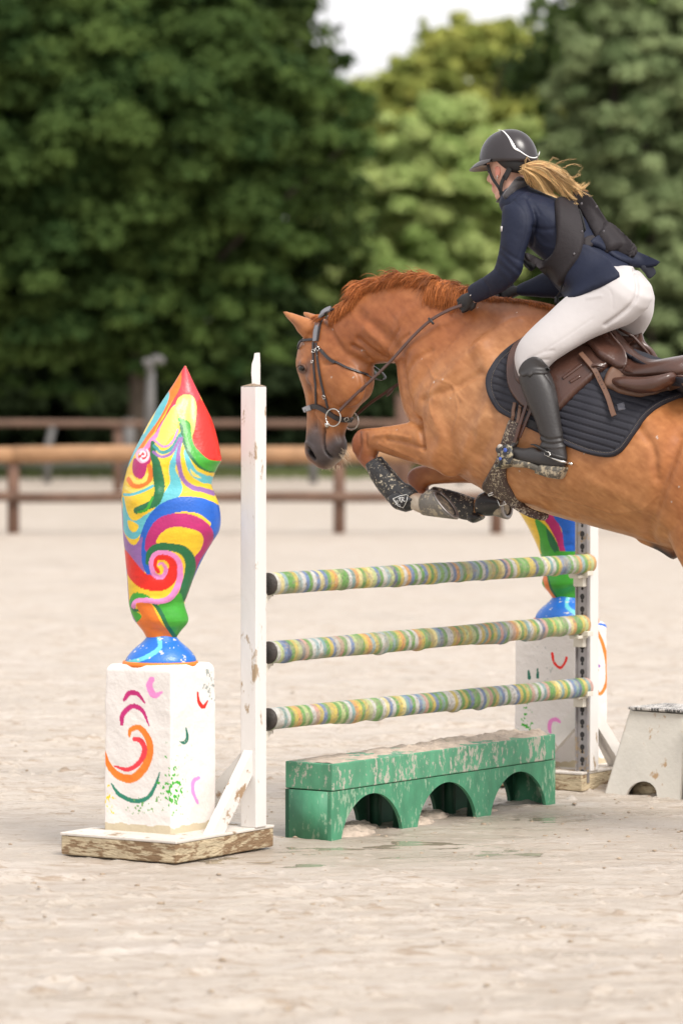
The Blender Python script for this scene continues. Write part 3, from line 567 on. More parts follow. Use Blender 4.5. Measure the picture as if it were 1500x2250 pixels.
def sculpture(root, C0, scale_to, flip=False, extra=None):
    """C0: point under the figure's centre; the outline is laid out in a plane facing the camera, with a full round depth"""
    D = C0.y; xc = 365.0
    def W(x, y, dy=0.):   # crop px -> metres about the centre line
        px, py = crop4(x, y); s = scale_to; xx = (px - 338) * s * (-1 if flip else 1); return Vector((C0.x + xx, D + dy, C0.z + (1462 - py) * s))
    rings = []
    for (y, l, r) in OUT:
        a, b = W(l, y), W(r, y); c = (a + b) / 2; h = (b - a) / 2; t = (y - 105) / 1835; rings.append((c, h, Vector((0, abs(h.x) * (.80 if t > .3 else .62 + .5 * t) + .004, 0)), 2.15, 0))
    V, Fc = loft(rings, seg=420, sub=16, cap=(.3, .05)); me = MB().add(V, Fc).mesh('figure')
    v = co(me); sgn = -1 if flip else 1
    cx = ((v[:, 0] - C0.x) * sgn / scale_to + 338 - 220) * 3.0825; cy = (1462 - (v[:, 2] - C0.z) / scale_to - 770) * 3.0825; q = np.stack([cx, cy], 1)
    # carved relief: brow and nose, bud, lip, flame tongue
    nr = no(me); front = np.clip(-nr[:, 1] * 2, 0, 1); dz = np.zeros(len(v))
    for path, wd, amt in (([(375, 620), (395, 760), (415, 900), (400, 1010), (300, 1070)], 42, .010), ([(500, 400), (470, 520), (440, 620)], 46, .009), ([(265, 700), (300, 780), (300, 880)], 60, .006), ([(240, 1010), (330, 990), (390, 960)], 40, .008), ([(600, 330), (590, 480), (700, 740)], 30, -.004), ([(230, 1720), (330, 1690), (450, 1690), (540, 1600)], 24, .007), ([(420, 1440), (440, 1520), (380, 1520)], 24, -.005), ([(285, 1790), (330, 1850), (450, 1930)], 40, -.006)):
        d, _ = segdist(q, cr_interp(np.array(path, float), 5)); dz += amt * np.exp(-(d / wd) ** 2)
    v += nr * (dz * front)[:, None]; setco(me, v)
    q2 = q + np.stack([vnoise(v, 26, 3) - .5, vnoise(v, 26, 4) - .5], 1) * 5
    c = painter(q2, YE, FIG)
    if extra: c = painter((proj(v) - [1100, 1120]) * 3.31, YE, extra, c)
    setcol(me, c * (.86 + .22 * (fbm(v * [1, 1, 3], 30, 3, 2) - .5))[:, None]); link('painted_figure', me, M_paint, root)
    rings = []
    for (y, l, r) in ((1925, 325, 508), (1945, 312, 522), (1975, 285, 548), (2020, 232, 600), (2060, 196, 635), (2090, 176, 650), (2112, 172, 652)):
        a, b = W(l, y), W(r, y); h = (b - a) / 2; rings.append(((a + b) / 2, h, Vector((0, abs(h.x) * .9, 0)), 2.2, 0))
    V, Fc = loft(rings, seg=160, sub=10, cap=(.05, .05)); me = MB().add(V, Fc).mesh('foot'); v = co(me)
    cx = ((v[:, 0] - C0.x) * sgn / scale_to + 338 - 220) * 3.0825; cy = (1462 - (v[:, 2] - C0.z) / scale_to - 770) * 3.0825
    c = painter(np.stack([cx, cy], 1), srgb(28, 108, 200), FOOT); k = fbm(v, 60, 3, 8) > .73; c[k] = (.62, .6, .55); setcol(me, c); link('figure_foot', me, M_paint, root)
    m = MB(); a, b = W(150, 2122), W(668, 2122); h = (b - a) / 2; m.loft([((a + b) / 2 - UP * .008, h, Vector((0, abs(h.x) * .9, 0)), 2.3, 0), ((a + b) / 2 + UP * .012, h * .98, Vector((0, abs(h.x) * .88, 0)), 2.3, 0)], seg=60, sub=1, cap=(.02, .02)); m.build('painted_collar', mat('orange_collar', OR, .5, vary=.2), root)
def plinth(root, near, l_len, r_len, z0, z1, ops, convert, speck):
    """block with its near edge at the point near; faces run along F and E; the paint is brushed on both camera-side faces"""
    k = .018; nz_ = 190; H = z1 - z0; prof = []
    per = []; A = near; B = near + F * l_len; C = B + E * r_len; Dd = near + E * r_len; cor = [A, B, C, Dd]; cen = (A + C) / 2
    for i in range(4):
        p, q_ = cor[i], cor[(i + 1) % 4]; n = 110 if i in (0, 3) else 30
        for j in range(n): per.append(p + (q_ - p) * (j / n))
    # rounded corners
    N = len(per); pp = np.array([p[:2] for p in per])
    for _ in range(5): pp = (np.roll(pp, 1, 0) + pp * 2 + np.roll(pp, -1, 0)) / 4
    V = []; Fc = []
    zs = np.linspace(0, 1, nz_)
    for t in zs:
        rr_ = 1 - .02 * t; e = max(0, (t - .955) / .045); sc = rr_ * (1 - .10 * e * e) if e > 0 else rr_
        for a in pp: V.append((cen.x + (a[0] - cen.x) * sc, cen.y + (a[1] - cen.y) * sc, z0 + H * t))
    for i in range(nz_ - 1):
        for j in range(N): a, b = i * N + j, i * N + (j + 1) % N; Fc.append((a, b, b + N, a + N))
    V.append((cen.x, cen.y, z1)); top = len(V) - 1
    for j in range(N): Fc.append(((nz_ - 1) * N + j, (nz_ - 1) * N + (j + 1) % N, top))
    me = MB().add(V, Fc).mesh('plinth'); b = bmesh.new(); b.from_mesh(me); bmesh.ops.recalc_face_normals(b, faces=b.faces); b.to_mesh(me); b.free()
    v = co(me); nr = no(me); v += nr * ((fbm(v, 9, 3, 3) - .5) * .012 + (fbm(v, 60, 2, 6) - .5) * .0012)[:, None]; setco(me, v)
    q2 = convert(proj(v)) + np.stack([vnoise(v, 60, 3) - .5, vnoise(v, 30, 4) - .5], 1) * 2.5
    c = painter(q2, srgb(222, 216, 211), ops); back = nr[:, 1] > .3; c[back] = srgb(220, 214, 207)
    cr_ = convert(proj(v))
    for (sx, sy, rx, ry, colr, th) in speck:
        dd = np.exp(-(((cr_[:, 0] - sx) / rx) ** 2 + ((cr_[:, 1] - sy) / ry) ** 2)); k_ = (fbm(v * [1, 1, .8], 110, 2, int(sx) % 50) * .6 + fbm(v, 45, 2, 7) * .4 + dd * .34) > th; c[k_ & (dd > .03)] = colr
    low = (v[:, 2] - z0) < .02 + .02 * vnoise(v, 30, 2); c[low] = c[low] * np.array([.75, .68, .5])
    setcol(me, c); link('plinth_block', me, M_plinth, root)
def wing(root, O, sgn, z_top, flip):
    """O: post centre on the ground; sgn: which way along E the base runs out"""
    a0, a1 = -.11 if sgn > 0 else -.62, .62 if sgn > 0 else .11
    c = O + E * ((a0 + a1) / 2) + F * .27; m = MB(); m.box(c + UP * .047, E * ((a1 - a0) / 2), F * .30, UP * .041); m.build('base_board', M_board, root, bevel=.006)
    m = MB(); m.box(c + UP * .094, E * ((a1 - a0) / 2 + .003), F * .303, UP * .006); m.build('board_top', M_boardtop, root, bevel=.003)
    for s in (-1, 1): m = MB(); m.box(c + F * .22 * s + UP * .003, E * .12, F * .05, UP * .012); m.build('skid', M_board, root)
    h = .0405; m = MB(); m.box(O + UP * (z_top + .1) / 2, E * h, F * h, UP * ((z_top - .1) / 2)); m.add([O + E * h * i + F * h * j + UP * z_top for i, j in ((-1, -1), (1, -1), (1, 1), (-1, 1))] + [O + UP * (z_top + .014)], [(0, 1, 4), (1, 2, 4), (2, 3, 4), (3, 0, 4)])
    m.build('post', M_whiteclean, root, bevel=.004, smooth=True, sharp=30)
    m = MB(); m.add([O + E * h * i * .97 + F * h * j * .97 + UP * (z_top + .003) for i, j in ((-1, -1), (1, -1), (1, 1), (-1, 1))] + [O + UP * (z_top + .017)], [(0, 1, 4), (1, 2, 4), (2, 3, 4), (3, 0, 4)]); m.build('post_end_grain', mat('end_grain', (.30, .22, .15), .9, vary=.5, vscale=60), root)
    def brace(a, b, wdir, nm='brace'):
        d = (b - a).normalized(); n = d.cross(wdir).normalized(); m = MB()
        # mitred ends: flat on the board and flat on the post
        th = .022; V = []
        for s in (-1, 1):
            for (p, cut) in ((a, 'z'), (b, 'v')):
                for t in (-1, 1):
                    off = n * .036 * t
                    if cut == 'z': off = off - d * (off.z / d.z)
                    else:
                        hd = Vector((d.x, d.y, 0)).normalized(); off = off - d * (off.dot(hd) / d.dot(hd))
                    V.append(p + off + wdir * th * s)
        m.add(V, [(0, 1, 3, 2), (4, 6, 7, 5), (0, 4, 5, 1), (1, 5, 7, 3), (3, 7, 6, 2), (2, 6, 4, 0)]); b_ = bmesh.new(); me = m.mesh(); b_.from_mesh(me); bmesh.ops.recalc_face_normals(b_, faces=b_.faces); b_.to_mesh(me); b_.free()
        link(nm, me, M_white, root, False)
    brace(O + E * sgn * .30 + UP * .1, O + E * sgn * h + UP * .38, F)
    brace(O + F * .32 + UP * .1, O + F * h + UP * .38, E)
    if sgn > 0: brace(O - F * .02 + E * sgn * .3 - F * .02 + UP * .1, O + E * sgn * h + UP * .38, F)

# ---- left wing
OL = Vector((-.379, 16.75, 0)); OR_ = OL + E * 2.93
lw = empty('jump_standard', OL, 'white jump post with thin spike on top, on the chipped board in front', 'jump standard', 'jump standards'); wing(lw, OL, -1, 2.0, False)
m = MB(); a = P(561, 846, 16.75); V = []
for (px, py) in ((557, 850), (555, 820), (556, 800), (560, 788), (562, 776), (568, 775), (569, 800), (569, 850)): V.append(P(px, py, 16.75))
n = len(V); m.add([v - E * .01 for v in V] + [v + E * .01 for v in V], [tuple(range(n)), tuple(range(n, 2 * n))[::-1]] + [(j, j + n, (j + 1) % n + n, (j + 1) % n) for j in range(n)]); m.build('spike', M_whiteclean, lw, smooth=False)
def cup(root, O, z, d, front):                   # jump cup on the inner face
    m = MB(); b = O + d * .0405
    m.box(b + d * .006 + UP * (z - .005), F * .022, d * .006, UP * .05)
    m.box(b + d * .045 + UP * (z - .012), F * .020, d * .036, UP * .007); m.box(b + d * .078 + UP * (z + .002), F * .020, d * .005, UP * .018)
    m.add([b + d * .012 + UP * (z - .019) + F * .018, b + d * .07 + UP * (z - .019) + F * .018, b + d * .012 + UP * (z - .062) + F * .018, b + d * .012 + UP * (z - .019) - F * .018, b + d * .07 + UP * (z - .019) - F * .018, b + d * .012 + UP * (z - .062) - F * .018], [(0, 1, 2), (3, 5, 4), (0, 3, 4, 1), (1, 4, 5, 2), (2, 5, 3, 0)])
    m.build('jump_cup', M_cup, root, smooth=False)
rw = empty('jump_standard', OR_, 'white jump post with a grey keyhole track at the far end of the poles', 'jump standard', 'jump standards'); wing(rw, OR_, 1, 1.74, True)
for yy in (1295, 1447, 1596): cup(lw, OL, CH - (yy + 6 - HZ) / FPX * 16.85, E, True)
# keyhole track on the right post, facing the camera side
m = MB(); tf = OR_ - E * .0405; zt0, zt1 = CH - (1722 - HZ) / FPX * 19.1, 1.72
m.box(tf - E * .006 + UP * (zt0 + zt1) / 2, F * .034, E * .006, UP * (zt1 - zt0) / 2); m.box(tf - E * .014 + F * .032 + UP * (zt0 + zt1) / 2, F * .003, E * .008, UP * (zt1 - zt0) / 2); m.box(tf - E * .014 - F * .032 + UP * (zt0 + zt1) / 2, F * .003, E * .008, UP * (zt1 - zt0) / 2)
m.build('keyhole_track', M_steel, rw, smooth=False); m = MB(); z = zt0 + .04
while z < zt1 - .03:
    for (r, dz, o) in ((.013, .010, 0), (.007, -.012, 0)):
        c = tf - E * .0125 + UP * (z + dz); n = 14; V = [c + F * r * math.cos(t * 2 * math.pi / n) * .95 + UP * r * 1.15 * math.sin(t * 2 * math.pi / n) - E * (.0005 if r > .01 else .0008) for t in range(n)]; m.add(V, [tuple(range(n))])
    z += .062
m.build('keyholes', M_dark, rw, smooth=False)
for yy in (1272, 1405, 1537):
    z = CH - (yy - HZ) / FPX * 19.1; m = MB(); b = tf - E * .014
    m.box(b - E * .05 + UP * (z + .012) - F * .01, F * .026, E * .05, UP * .008); m.box(b - E * .02 + UP * (z - .018), F * .028, E * .02, UP * .022); m.box(b - E * .085 + UP * (z + .02), F * .024, E * .01, UP * .01); m.box(b - E * .03 + UP * (z + .028) - F * .045, F * .02, E * .028, UP * .012)
    m.build('jump_cup', M_cup, rw, bevel=.003)

# ---- figures on plinths
c5 = lambda p: (p - [90, 1430]) * 2.7272
PM = [('s', MA, [(500, 295), (530, 255), (580, 258), (622, 312)], [16, 26, 22, 8]), ('s', MA, [(485, 440), (492, 380), (550, 332), (610, 362), (648, 448)], [18, 26, 26, 20, 6]), ('s', PI, [(665, 172), (650, 212), (680, 266), (726, 246)], [30, 32, 34, 10]),
 ('s', RE, [(940, 250), (946, 300), (972, 336), (1000, 300)], [10, 16, 22, 6]), ('s', OR, [(530, 512), (540, 474), (590, 460), (640, 520), (655, 600), (620, 700), (550, 765), (470, 750), (410, 690), (384, 600)], [10, 24, 28, 32, 36, 42, 44, 38, 28, 8]),
 ('s', RP, [(560, 530), (600, 540), (622, 600), (590, 670), (520, 712), (440, 690)], [24, 26, 28, 26, 22, 8]), ('s', srgb(40, 125, 100), [(425, 798), (470, 860), (560, 900), (640, 880), (690, 800), (712, 728)], [8, 20, 24, 22, 16, 5]),
 ('s', srgb(40, 110, 90), [(870, 465), (878, 520), (860, 550), (835, 545)], [8, 16, 18, 8]), ('s', PI, [(945, 762), (915, 782), (910, 840), (940, 912)], [18, 20, 18, 14])]
SP = [(790, 830, 90, 210, GR, .84), (640, 930, 190, 120, srgb(110, 160, 90), .93), (410, 900, 45, 90, YE, .82), (1010, 180, 60, 260, srgb(150, 155, 150), .90), (860, 600, 160, 220, srgb(190, 195, 180), .97)]
near = OL + E * (-.435) + F * .125; fl = empty('flame_sculpture', OL - E * .27 + F * .3 + UP * .1, 'swirling rainbow painted figure on a white block near the camera, fully in view', 'sculpture', 'painted figures on plinths')
plinth(fl, near, .355, .335, .1, .812, PM, c5, SP); pc = near + F * .1775 + E * .1675
sc_ = pc.y / FPX; sculpture(fl, Vector(((338 - 750) / FPX * pc.y, pc.y, CH - (1462 - HZ) / FPX * pc.y)), sc_)
c7 = lambda p: (p - [1100, 1120]) * 3.31
PR = [('s', RE, [(372, 1045), (385, 1110), (430, 1150), (465, 1110), (476, 1075)], 16), ('s', srgb(30, 110, 90), [(200, 1175), (205, 1225)], [14, 22]), ('s', srgb(30, 110, 90), [(266, 1160), (266, 1220)], [10, 18]), ('s', PI, [(440, 1555), (400, 1525), (360, 1540), (352, 1600), (375, 1640)], [12, 24, 26, 22, 8]),
 ('s', OR, [(690, 860), (740, 980), (768, 1120), (765, 1260), (720, 1340), (690, 1290), (690, 1210), (705, 1165)], [14, 22, 20, 20, 20, 16, 14, 10]), ('s', BL, [(690, 830), (750, 840), (780, 880), (795, 1040)], [12, 14, 14, 6]), ('s', VI, [(690, 1120), (712, 1138)], 18), ('s', RE, [(730, 1520), (718, 1580)], [6, 20])]
SR = [(180, 1520, 60, 150, GR, .86), (400, 900, 160, 80, srgb(140, 160, 190), .96), (330, 1100, 200, 400, srgb(190, 190, 185), .99), (770, 1650, 40, 100, GR, .88), (470, 1560, 60, 60, srgb(190, 160, 100), .92)]
RX = [('p', YE, [(150, -60), (600, -60), (600, 330), (250, 330)]), ('p', GR, [(245, 70), (300, 95), (350, 150), (400, 230), (445, 330), (300, 330), (280, 200)]), ('p', DG, [(330, 130), (385, 200), (420, 290), (395, 315), (355, 260), (335, 190)]), ('p', MA, [(290, 50), (330, 30), (385, 30), (430, 130), (490, 330), (440, 330), (400, 220), (340, 110)]), ('p', BL, [(390, 20), (700, -40), (700, 330), (488, 330), (440, 140)]), ('p', GR, [(250, 330), (700, 330), (700, 700), (395, 655), (345, 560), (330, 470)]), ('s', OR, [(285, 400), (320, 500), (350, 590), (395, 660), (470, 672)], [34, 34, 34, 30, 20]), ('s', DG, [(335, 470), (362, 570), (405, 640)], [10, 14, 8])]
nearR = OR_ + E * .09 + F * .12; fr = empty('flame_sculpture', OR_ + E * .27 + F * .3 + UP * .1, 'rainbow painted figure on a white block half hidden behind the far post', 'sculpture', 'painted figures on plinths')
plinth(fr, nearR, .355, .335, .1, .812, PR, c7, SR); pc = nearR + F * .1775 + E * .1675; sculpture(fr, Vector((pc.x + .055, pc.y, .812)), 1 / 505, True, RX)

# ---- striped poles
def pole(label, x0, y0, x1, y1, seed, key):
    a = P(x0, y0, 16.75 + .839 * .06); b = P(x1, y1, 16.75 + .839 * 2.86); ax = (b - a).normalized(); ln = (b - a).length; u = ax.cross(UP).normalized(); v_ = u.cross(ax); ns, nr_ = 700, 44; V = []; rng = np.random.default_rng(seed)
    t = np.linspace(0, 1, ns); th = np.linspace(0, 2 * math.pi, nr_, endpoint=False); T, H = np.meshgrid(t, th, indexing='ij'); T = T.ravel(); H = H.ravel()
    r = .0475 + .0010 * np.sin(T * 17 + seed) ; cen = np.array(a[:]) + T[:, None] * ln * np.array(ax[:]); dirv = np.cos(H)[:, None] * np.array(u[:]) + np.sin(H)[:, None] * np.array(v_[:])
    base = cen + dirv * .05; clump = fbm(base, 42, 4, seed); mudn = fbm(base, 7, 3, seed + 3); up_ = np.sin(H)
    amt = np.clip(mudn - .44 + .10 * (np.abs(up_) > .55) + key, 0, 1) * 3.2; lump = np.clip(clump - .62 + amt * .10, 0, 1) * .006
    # drips hanging from the underside
    dr = np.clip(vnoise(np.stack([T * ln * 9, T * 0, T * 0], 1), 1, seed + 5) - .72, 0, 1) * .09 * np.clip(-up_, 0, 1) ** 6 * .5
    pos = cen + dirv * (r + lump + dr)[:, None] ; 
    # colours: soft rainbow bands wound round the pole
    pal = np.array([srgb(70, 165, 50), srgb(205, 225, 150), srgb(225, 225, 225), srgb(80, 130, 195), srgb(30, 85, 150), srgb(225, 200, 70), srgb(235, 165, 80), srgb(225, 165, 155), srgb(120, 190, 90), srgb(250, 235, 160), srgb(110, 172, 178), srgb(150, 190, 200)])
    nb = 98; seq = rng.integers(0, len(pal), nb + 2)
    for i in range(1, nb + 2):
        while seq[i] == seq[i - 1]: seq[i] = rng.integers(0, len(pal))
    for i in range(0, nb, 5): seq[i] = 0; seq[i + 1] = 5 if i % 10 else 2
    s = T * nb + .5 * np.sin(H + 1) + (vnoise(base, 20, seed + 8) - .5) * .4; i0 = np.clip(np.floor(s).astype(int), 0, nb); f = np.clip((s - i0 - .25) / .5, 0, 1)[:, None]; c = pal[seq[i0]] * (1 - f) + pal[seq[i0 + 1]] * f
    # dark split along the grain
    cr_t = 1.9 + .35 * np.sin(T * 5 + seed) + .06 * np.sin(T * 60); crack = (np.abs(H - cr_t) < .035) & (vnoise(np.stack([T * 6, T * 0, T * 0], 1), 1, seed + 2) > .42); c[crack] = (.03, .025, .02); pos[crack] -= dirv[crack] * .006
    wash = np.clip((fbm(base, 14, 4, seed + 6) - .38 + key * .8) * 2.0, .32, .78)[:, None]; c = c * (1 - wash) + np.array([.40, .36, .25]) * wash
    sp = np.clip((fbm(base, 95, 2, seed + 4) - .60 + amt * .05) * 8, 0, .55)[:, None]; c = c * (1 - sp) + np.array([.44, .37, .28]) * sp
    sp = np.clip((fbm(base, 80, 2, seed + 14) - .66) * 6, 0, .5)[:, None]; c = c * (1 - sp) + np.array([.14, .14, .12]) * sp; c *= (.52 + .46 * fbm(base * [1, 1, 1], 120, 3, seed + 40))[:, None]
    idx = np.arange(ns * nr_).reshape(ns, nr_); f4 = np.stack([idx[:-1], np.roll(idx, -1, 1)[:-1], np.roll(idx, -1, 1)[1:], idx[1:]], -1).reshape(-1, 4)
    pos = np.vstack([pos, np.array(a[:]) + np.array(ax[:]) * .004, np.array(b[:]) + np.array(ax[:]) * .006]); c = np.vstack([c, [[.03, .028, .025]] * 2]); n0 = ns * nr_
    c[:nr_] = (.05, .04, .035); tris = [(n0, j, (j + 1) % nr_) for j in range(nr_)] + [(n0 + 1, (ns - 1) * nr_ + (j + 1) % nr_, (ns - 1) * nr_ + j) for j in range(nr_)]
    d0 = (T < .0015 + .002 * vnoise(base, 40, 1)); c[:-2][d0] = np.array([.045, .035, .03])
    me = bpy.data.meshes.new('pole'); me.from_pydata(pos.tolist(), [], f4.tolist() + tris); me.update(); bm = bmesh.new(); bm.from_mesh(me); bmesh.ops.recalc_face_normals(bm, faces=bm.faces); bm.to_mesh(me); bm.free()
    setcol(me, c); o = link('jump_pole', me, M_pole); tag(o, label, 'jump pole', 'rainbow banded jump poles'); return o
M_pole = mat('banded_pole_paint', (.8, .8, .8), .55, attr=True, bump=.003, bscale=110)
pole('highest of the three rainbow banded poles, its right end touching the far post', 588, 1283, 1292, 1238, 1, -.02)
pole('middle rainbow banded pole, the most caked with sand', 588, 1434, 1279, 1372, 2, .07)
pole('lowest rainbow banded pole, hanging just above the green box', 588, 1580, 1284, 1510, 3, -.03)

# ---- green arched filler box
M_green = mat('muddy_green_paint', (.06, .25, .135), .55, vary=.28, vscale=16, mud=.55, mscale=46, mudcol=(.25, .38, .26), bump=.003, bscale=40, stretch=(1, 1, .45))
M_greenin = mat('green_inside', (.014, .075, .04), .6, vary=.3, vscale=10)  # same green darkened: shade inside the box is put into the colour
M_silt = mat('drying_silt', (.50, .41, .33), .85, vary=.3, vscale=25, bump=.01, bscale=50)
gn = G(727, 1846); gn.z = -.01; ge = G(1219, 1766); ge.z = 0; gE = Vector((ge.x - gn.x, ge.y - gn.y, 0)); glen = gE.length; gE.normalize(); gF = Vector((-gE.y, gE.x, 0)); gw = .25
def gt(px):                                      # distance along the front for a photo column
    k = (px - 750) / FPX; return (k * gn.y - gn.x) / (gE.x - k * gE.y)
box = empty('arched_filler', gn + gE * glen / 2, 'muddy green jump filler box with three arches standing under the poles', 'jump filler')
hl = .222
def arch_panel(name, o, m_, cuts=None):
    cuts = cuts or [(gt(750), gt(884), .19), (gt(917), gt(1046), .19), (gt(1078), gt(1199), .19)]
    xs = sorted(set(list(np.linspace(0, glen, 90)) + [c[0] for c in cuts] + [c[1] for c in cuts] + [c[0] + (c[1] - c[0]) * (.5 - .5 * math.cos(math.pi * i / 26)) for c in cuts for i in range(27)])); low = []
    for x in xs:
        z = 0.
        for a, b_, h in cuts:
            if a <= x <= b_: t = (x - a) / (b_ - a) * 2 - 1; z = max(z, h * (1 - abs(t) ** 2.0) ** .62)
        low.append(z)
    V = []; Fc = []; th = .018
    for x, z in zip(xs, low):
        for d in (0, th): V += [o + gE * x + gF * d + UP * z, o + gE * x + gF * d + UP * hl]
    for i in range(len(xs) - 1):
        a = i * 4; b_ = a + 4; Fc += [(a, b_, b_ + 1, a + 1), (a + 2, a + 3, b_ + 3, b_ + 2), (a, a + 2, b_ + 2, b_), (a + 1, b_ + 1, b_ + 3, a + 3)]
    Fc += [(0, 1, 3, 2), (len(V) - 4, len(V) - 2, len(V) - 1, len(V) - 3)]; m = MB(); m.add(V, Fc); m.build(name, m_, box, smooth=False)
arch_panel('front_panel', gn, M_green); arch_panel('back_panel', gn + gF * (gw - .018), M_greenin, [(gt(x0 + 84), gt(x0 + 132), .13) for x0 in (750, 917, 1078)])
for x in (.0, glen - .018):
    m = MB(); m.box(gn + gE * (x + .009) + gF * gw / 2 + UP * hl / 2, gE * .0088, gF * (gw / 2 - .019), UP * (hl / 2 - .001)); m.build('end_panel', M_green, box)
for x in (gt(900), gt(1062)):
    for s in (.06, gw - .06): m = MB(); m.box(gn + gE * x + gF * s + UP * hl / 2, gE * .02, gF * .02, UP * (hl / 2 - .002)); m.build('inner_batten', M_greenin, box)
m = MB(); m.box(gn + gE * glen / 2 + gF * gw / 2 + UP * (hl + .063), gE * (glen / 2 - .004), gF * (gw / 2 + .004), UP * .060); m.build('upper_box', mat('chalky_green_paint', (.085, .29, .165), .65, vary=.25, vscale=14, mud=.548, mscale=42, mudcol=(.42, .40, .33), bump=.003, bscale=40, stretch=(1, 1, .5)), box, bevel=.005)
# sand lying on the lid
N1, N2 = 170, 26; V = []; Fc = []
for i in range(N1):
    for j in range(N2):
        a, b_ = i / (N1 - 1), j / (N2 - 1); p = gn + gE * (glen * (.01 + .98 * a)) + gF * (gw * (.0 + 1.0 * b_)); V.append(p)
Vn = np.array([v[:] for v in V]); edge = np.minimum(np.tile(np.linspace(0, 1, N2), N1), 1 - np.tile(np.linspace(0, 1, N2), N1)) * 2; aa = np.repeat(np.linspace(0, 1, N1), N2)
h_ = (fbm(Vn, 16, 4, 31) - .38) * .06 * np.clip(edge * 5, 0, 1) * (.35 + .9 * aa) ; Vn[:, 2] = gn.z + hl + .1225 + h_
for i in range(N1 - 1):
    for j in range(N2 - 1): k = i * N2 + j; Fc.append((k, k + N2, k + N2 + 1, k + 1))
m = MB(); m.add(Vn, Fc); m.build('sand_on_lid', M_silt, box)
# mud heaps in the arches
heap = MB()
for (px, d, r) in ((800, .10, .13), (850, .2, .12), (945, .1, .10), (1010, .2, .12), (780, .22, .12), (1110, .12, .07), (700, .34, .08)):
    c = gn + gE * gt(px) + gF * d; c.z = -.015; v, f = ellipsoid(c, gE * r * 1.3, gF * r * .8, UP * r * .36, 40, 24); v = np.array([q_[:] for q_ in v]); v += (fbm(v, 38, 3, 3)[:, None] - .5) * [.03, .03, .035]; heap.add(v, f)
tag(heap.build('churned_sand', M_silt), 'heaps of churned wet sand inside the green arches', 'sand', kind='stuff')

# ---- white tapered block with a brushed black top at the right edge
M_wb = mat('muddy_white_block', (.72, .685, .62), .6, vary=.08, vscale=6, mud=.60, mscale=12, mudcol=(.50, .34, .20), bump=.003, bscale=30)
bd = 19.0; wbk = empty('tapered_block', P(1410, 1750, bd), 'white tapered wooden block with black brushed top edge at the right edge of the arena', 'jump block')
def wedge(name, pts_b, pts_t, m_, extra=None):
    V = list(pts_b) + list(pts_t); m = MB(); m.add(V, [(0, 3, 2, 1), (4, 5, 6, 7), (0, 1, 5, 4), (1, 2, 6, 5), (2, 3, 7, 6), (3, 0, 4, 7)]); return m
gl = G(1329, 1744); gr_ = G(1492, 1758); dirr = (gr_ - gl); dirr.z = 0; wl = dirr.length; dirr.normalize(); dn = Vector((-dirr.y, dirr.x, 0)); Hh = .41
side = .40; b0 = [gl, gl + dirr * wl, gl + dirr * (wl) + dn * side + dirr * .06, gl + dn * side]
s_ = gl.y / FPX; tl = gl + dirr * (49 * s_) + dn * .06; trr = gl + dirr * (wl - 6 * s_) + dn * .06
# front plate with the half-round notch
N = 40; V = []; Fc = []
for i in range(N + 1):
    t = i / N; x = wl * t; nt_ = (x - wl * .28) / (wl * .42) * 2 - 1; zb = .075 * math.sqrt(max(0, 1 - nt_ * nt_)) if abs(nt_) < 1 else 0
    bt = gl + dirr * x + UP * zb + dn * (.06 * zb / Hh); tp = tl + (trr - tl) * t + UP * Hh
    # keep straight raked sides
    bt = bt + (dirr * ((49 * s_) * (1 - t) - 6 * s_ * t) * (zb / Hh))
    V += [bt, tp, bt + dn * .018, tp + dn * .018]
for i in range(N): a = i * 4; b_ = a + 4; Fc += [(a, b_, b_ + 1, a + 1), (a + 2, a + 3, b_ + 3, b_ + 2), (a, a + 2, b_ + 2, b_), (a + 1, b_ + 1, b_ + 3, a + 3)]
Fc += [(0, 1, 3, 2), (4 * N, 4 * N + 2, 4 * N + 3, 4 * N + 1)]
m = MB(); m.add(V, Fc); m.build('front_plate', M_wb, wbk, smooth=False)
tb = [tl, trr, trr + dn * (side - .12), tl + dn * (side - .12)]; tb = [t + UP * Hh for t in tb]
def plate(name, a, b_, c, d, th, mt):
    n = (b_ - a).cross(d - a).normalized() * th; m = MB(); m.add([a, b_, c, d, a + n, b_ + n, c + n, d + n], [(0, 3, 2, 1), (4, 5, 6, 7), (0, 1, 5, 4), (1, 2, 6, 5), (2, 3, 7, 6), (3, 0, 4, 7)]); m.build(name, mt, wbk, smooth=False)
rb = [gl + dirr * (wl + .003) + dn * .02, gl + dirr * (wl + .003) + dn * side]; rt = [trr + dirr * .003 + dn * .02 + UP * Hh, trr + dirr * .003 + dn * (side - .1) + UP * Hh]
plate('side_plate', rb[0], rb[1], rt[1], rt[0], .018, M_wb); plate('side_plate', gl + dn * side, gl + dn * .02, tl + dn * .02 + UP * Hh, tl + dn * (side - .1) + UP * Hh, .018, M_wb)
plate('back_plate', gl + dirr * wl + dn * side, gl + dn * side, tl + dn * (side - .12) + UP * Hh, trr + dn * (side - .12) + UP * Hh, .018, M_wb)
M_brush = mat('black_brushed_edge', (.06, .06, .06), .8, mud=.46, mscale=34, mudcol=(.60, .57, .54), stretch=(3, 3, .5))
m = MB(); m.box((tb[0] + tb[2]) / 2 + UP * .014, dirr * ((trr - tl).length / 2 + .008), dn * (.155), UP * .007); m.build('black_top', M_brush, wbk, bevel=.004)
m = MB(); m.box(gl + dirr * (wl * .49) + dn * .08 + UP * .03, dirr * wl * .22, dn * .02, UP * .035); m.build('inner_plank', M_board, wbk)
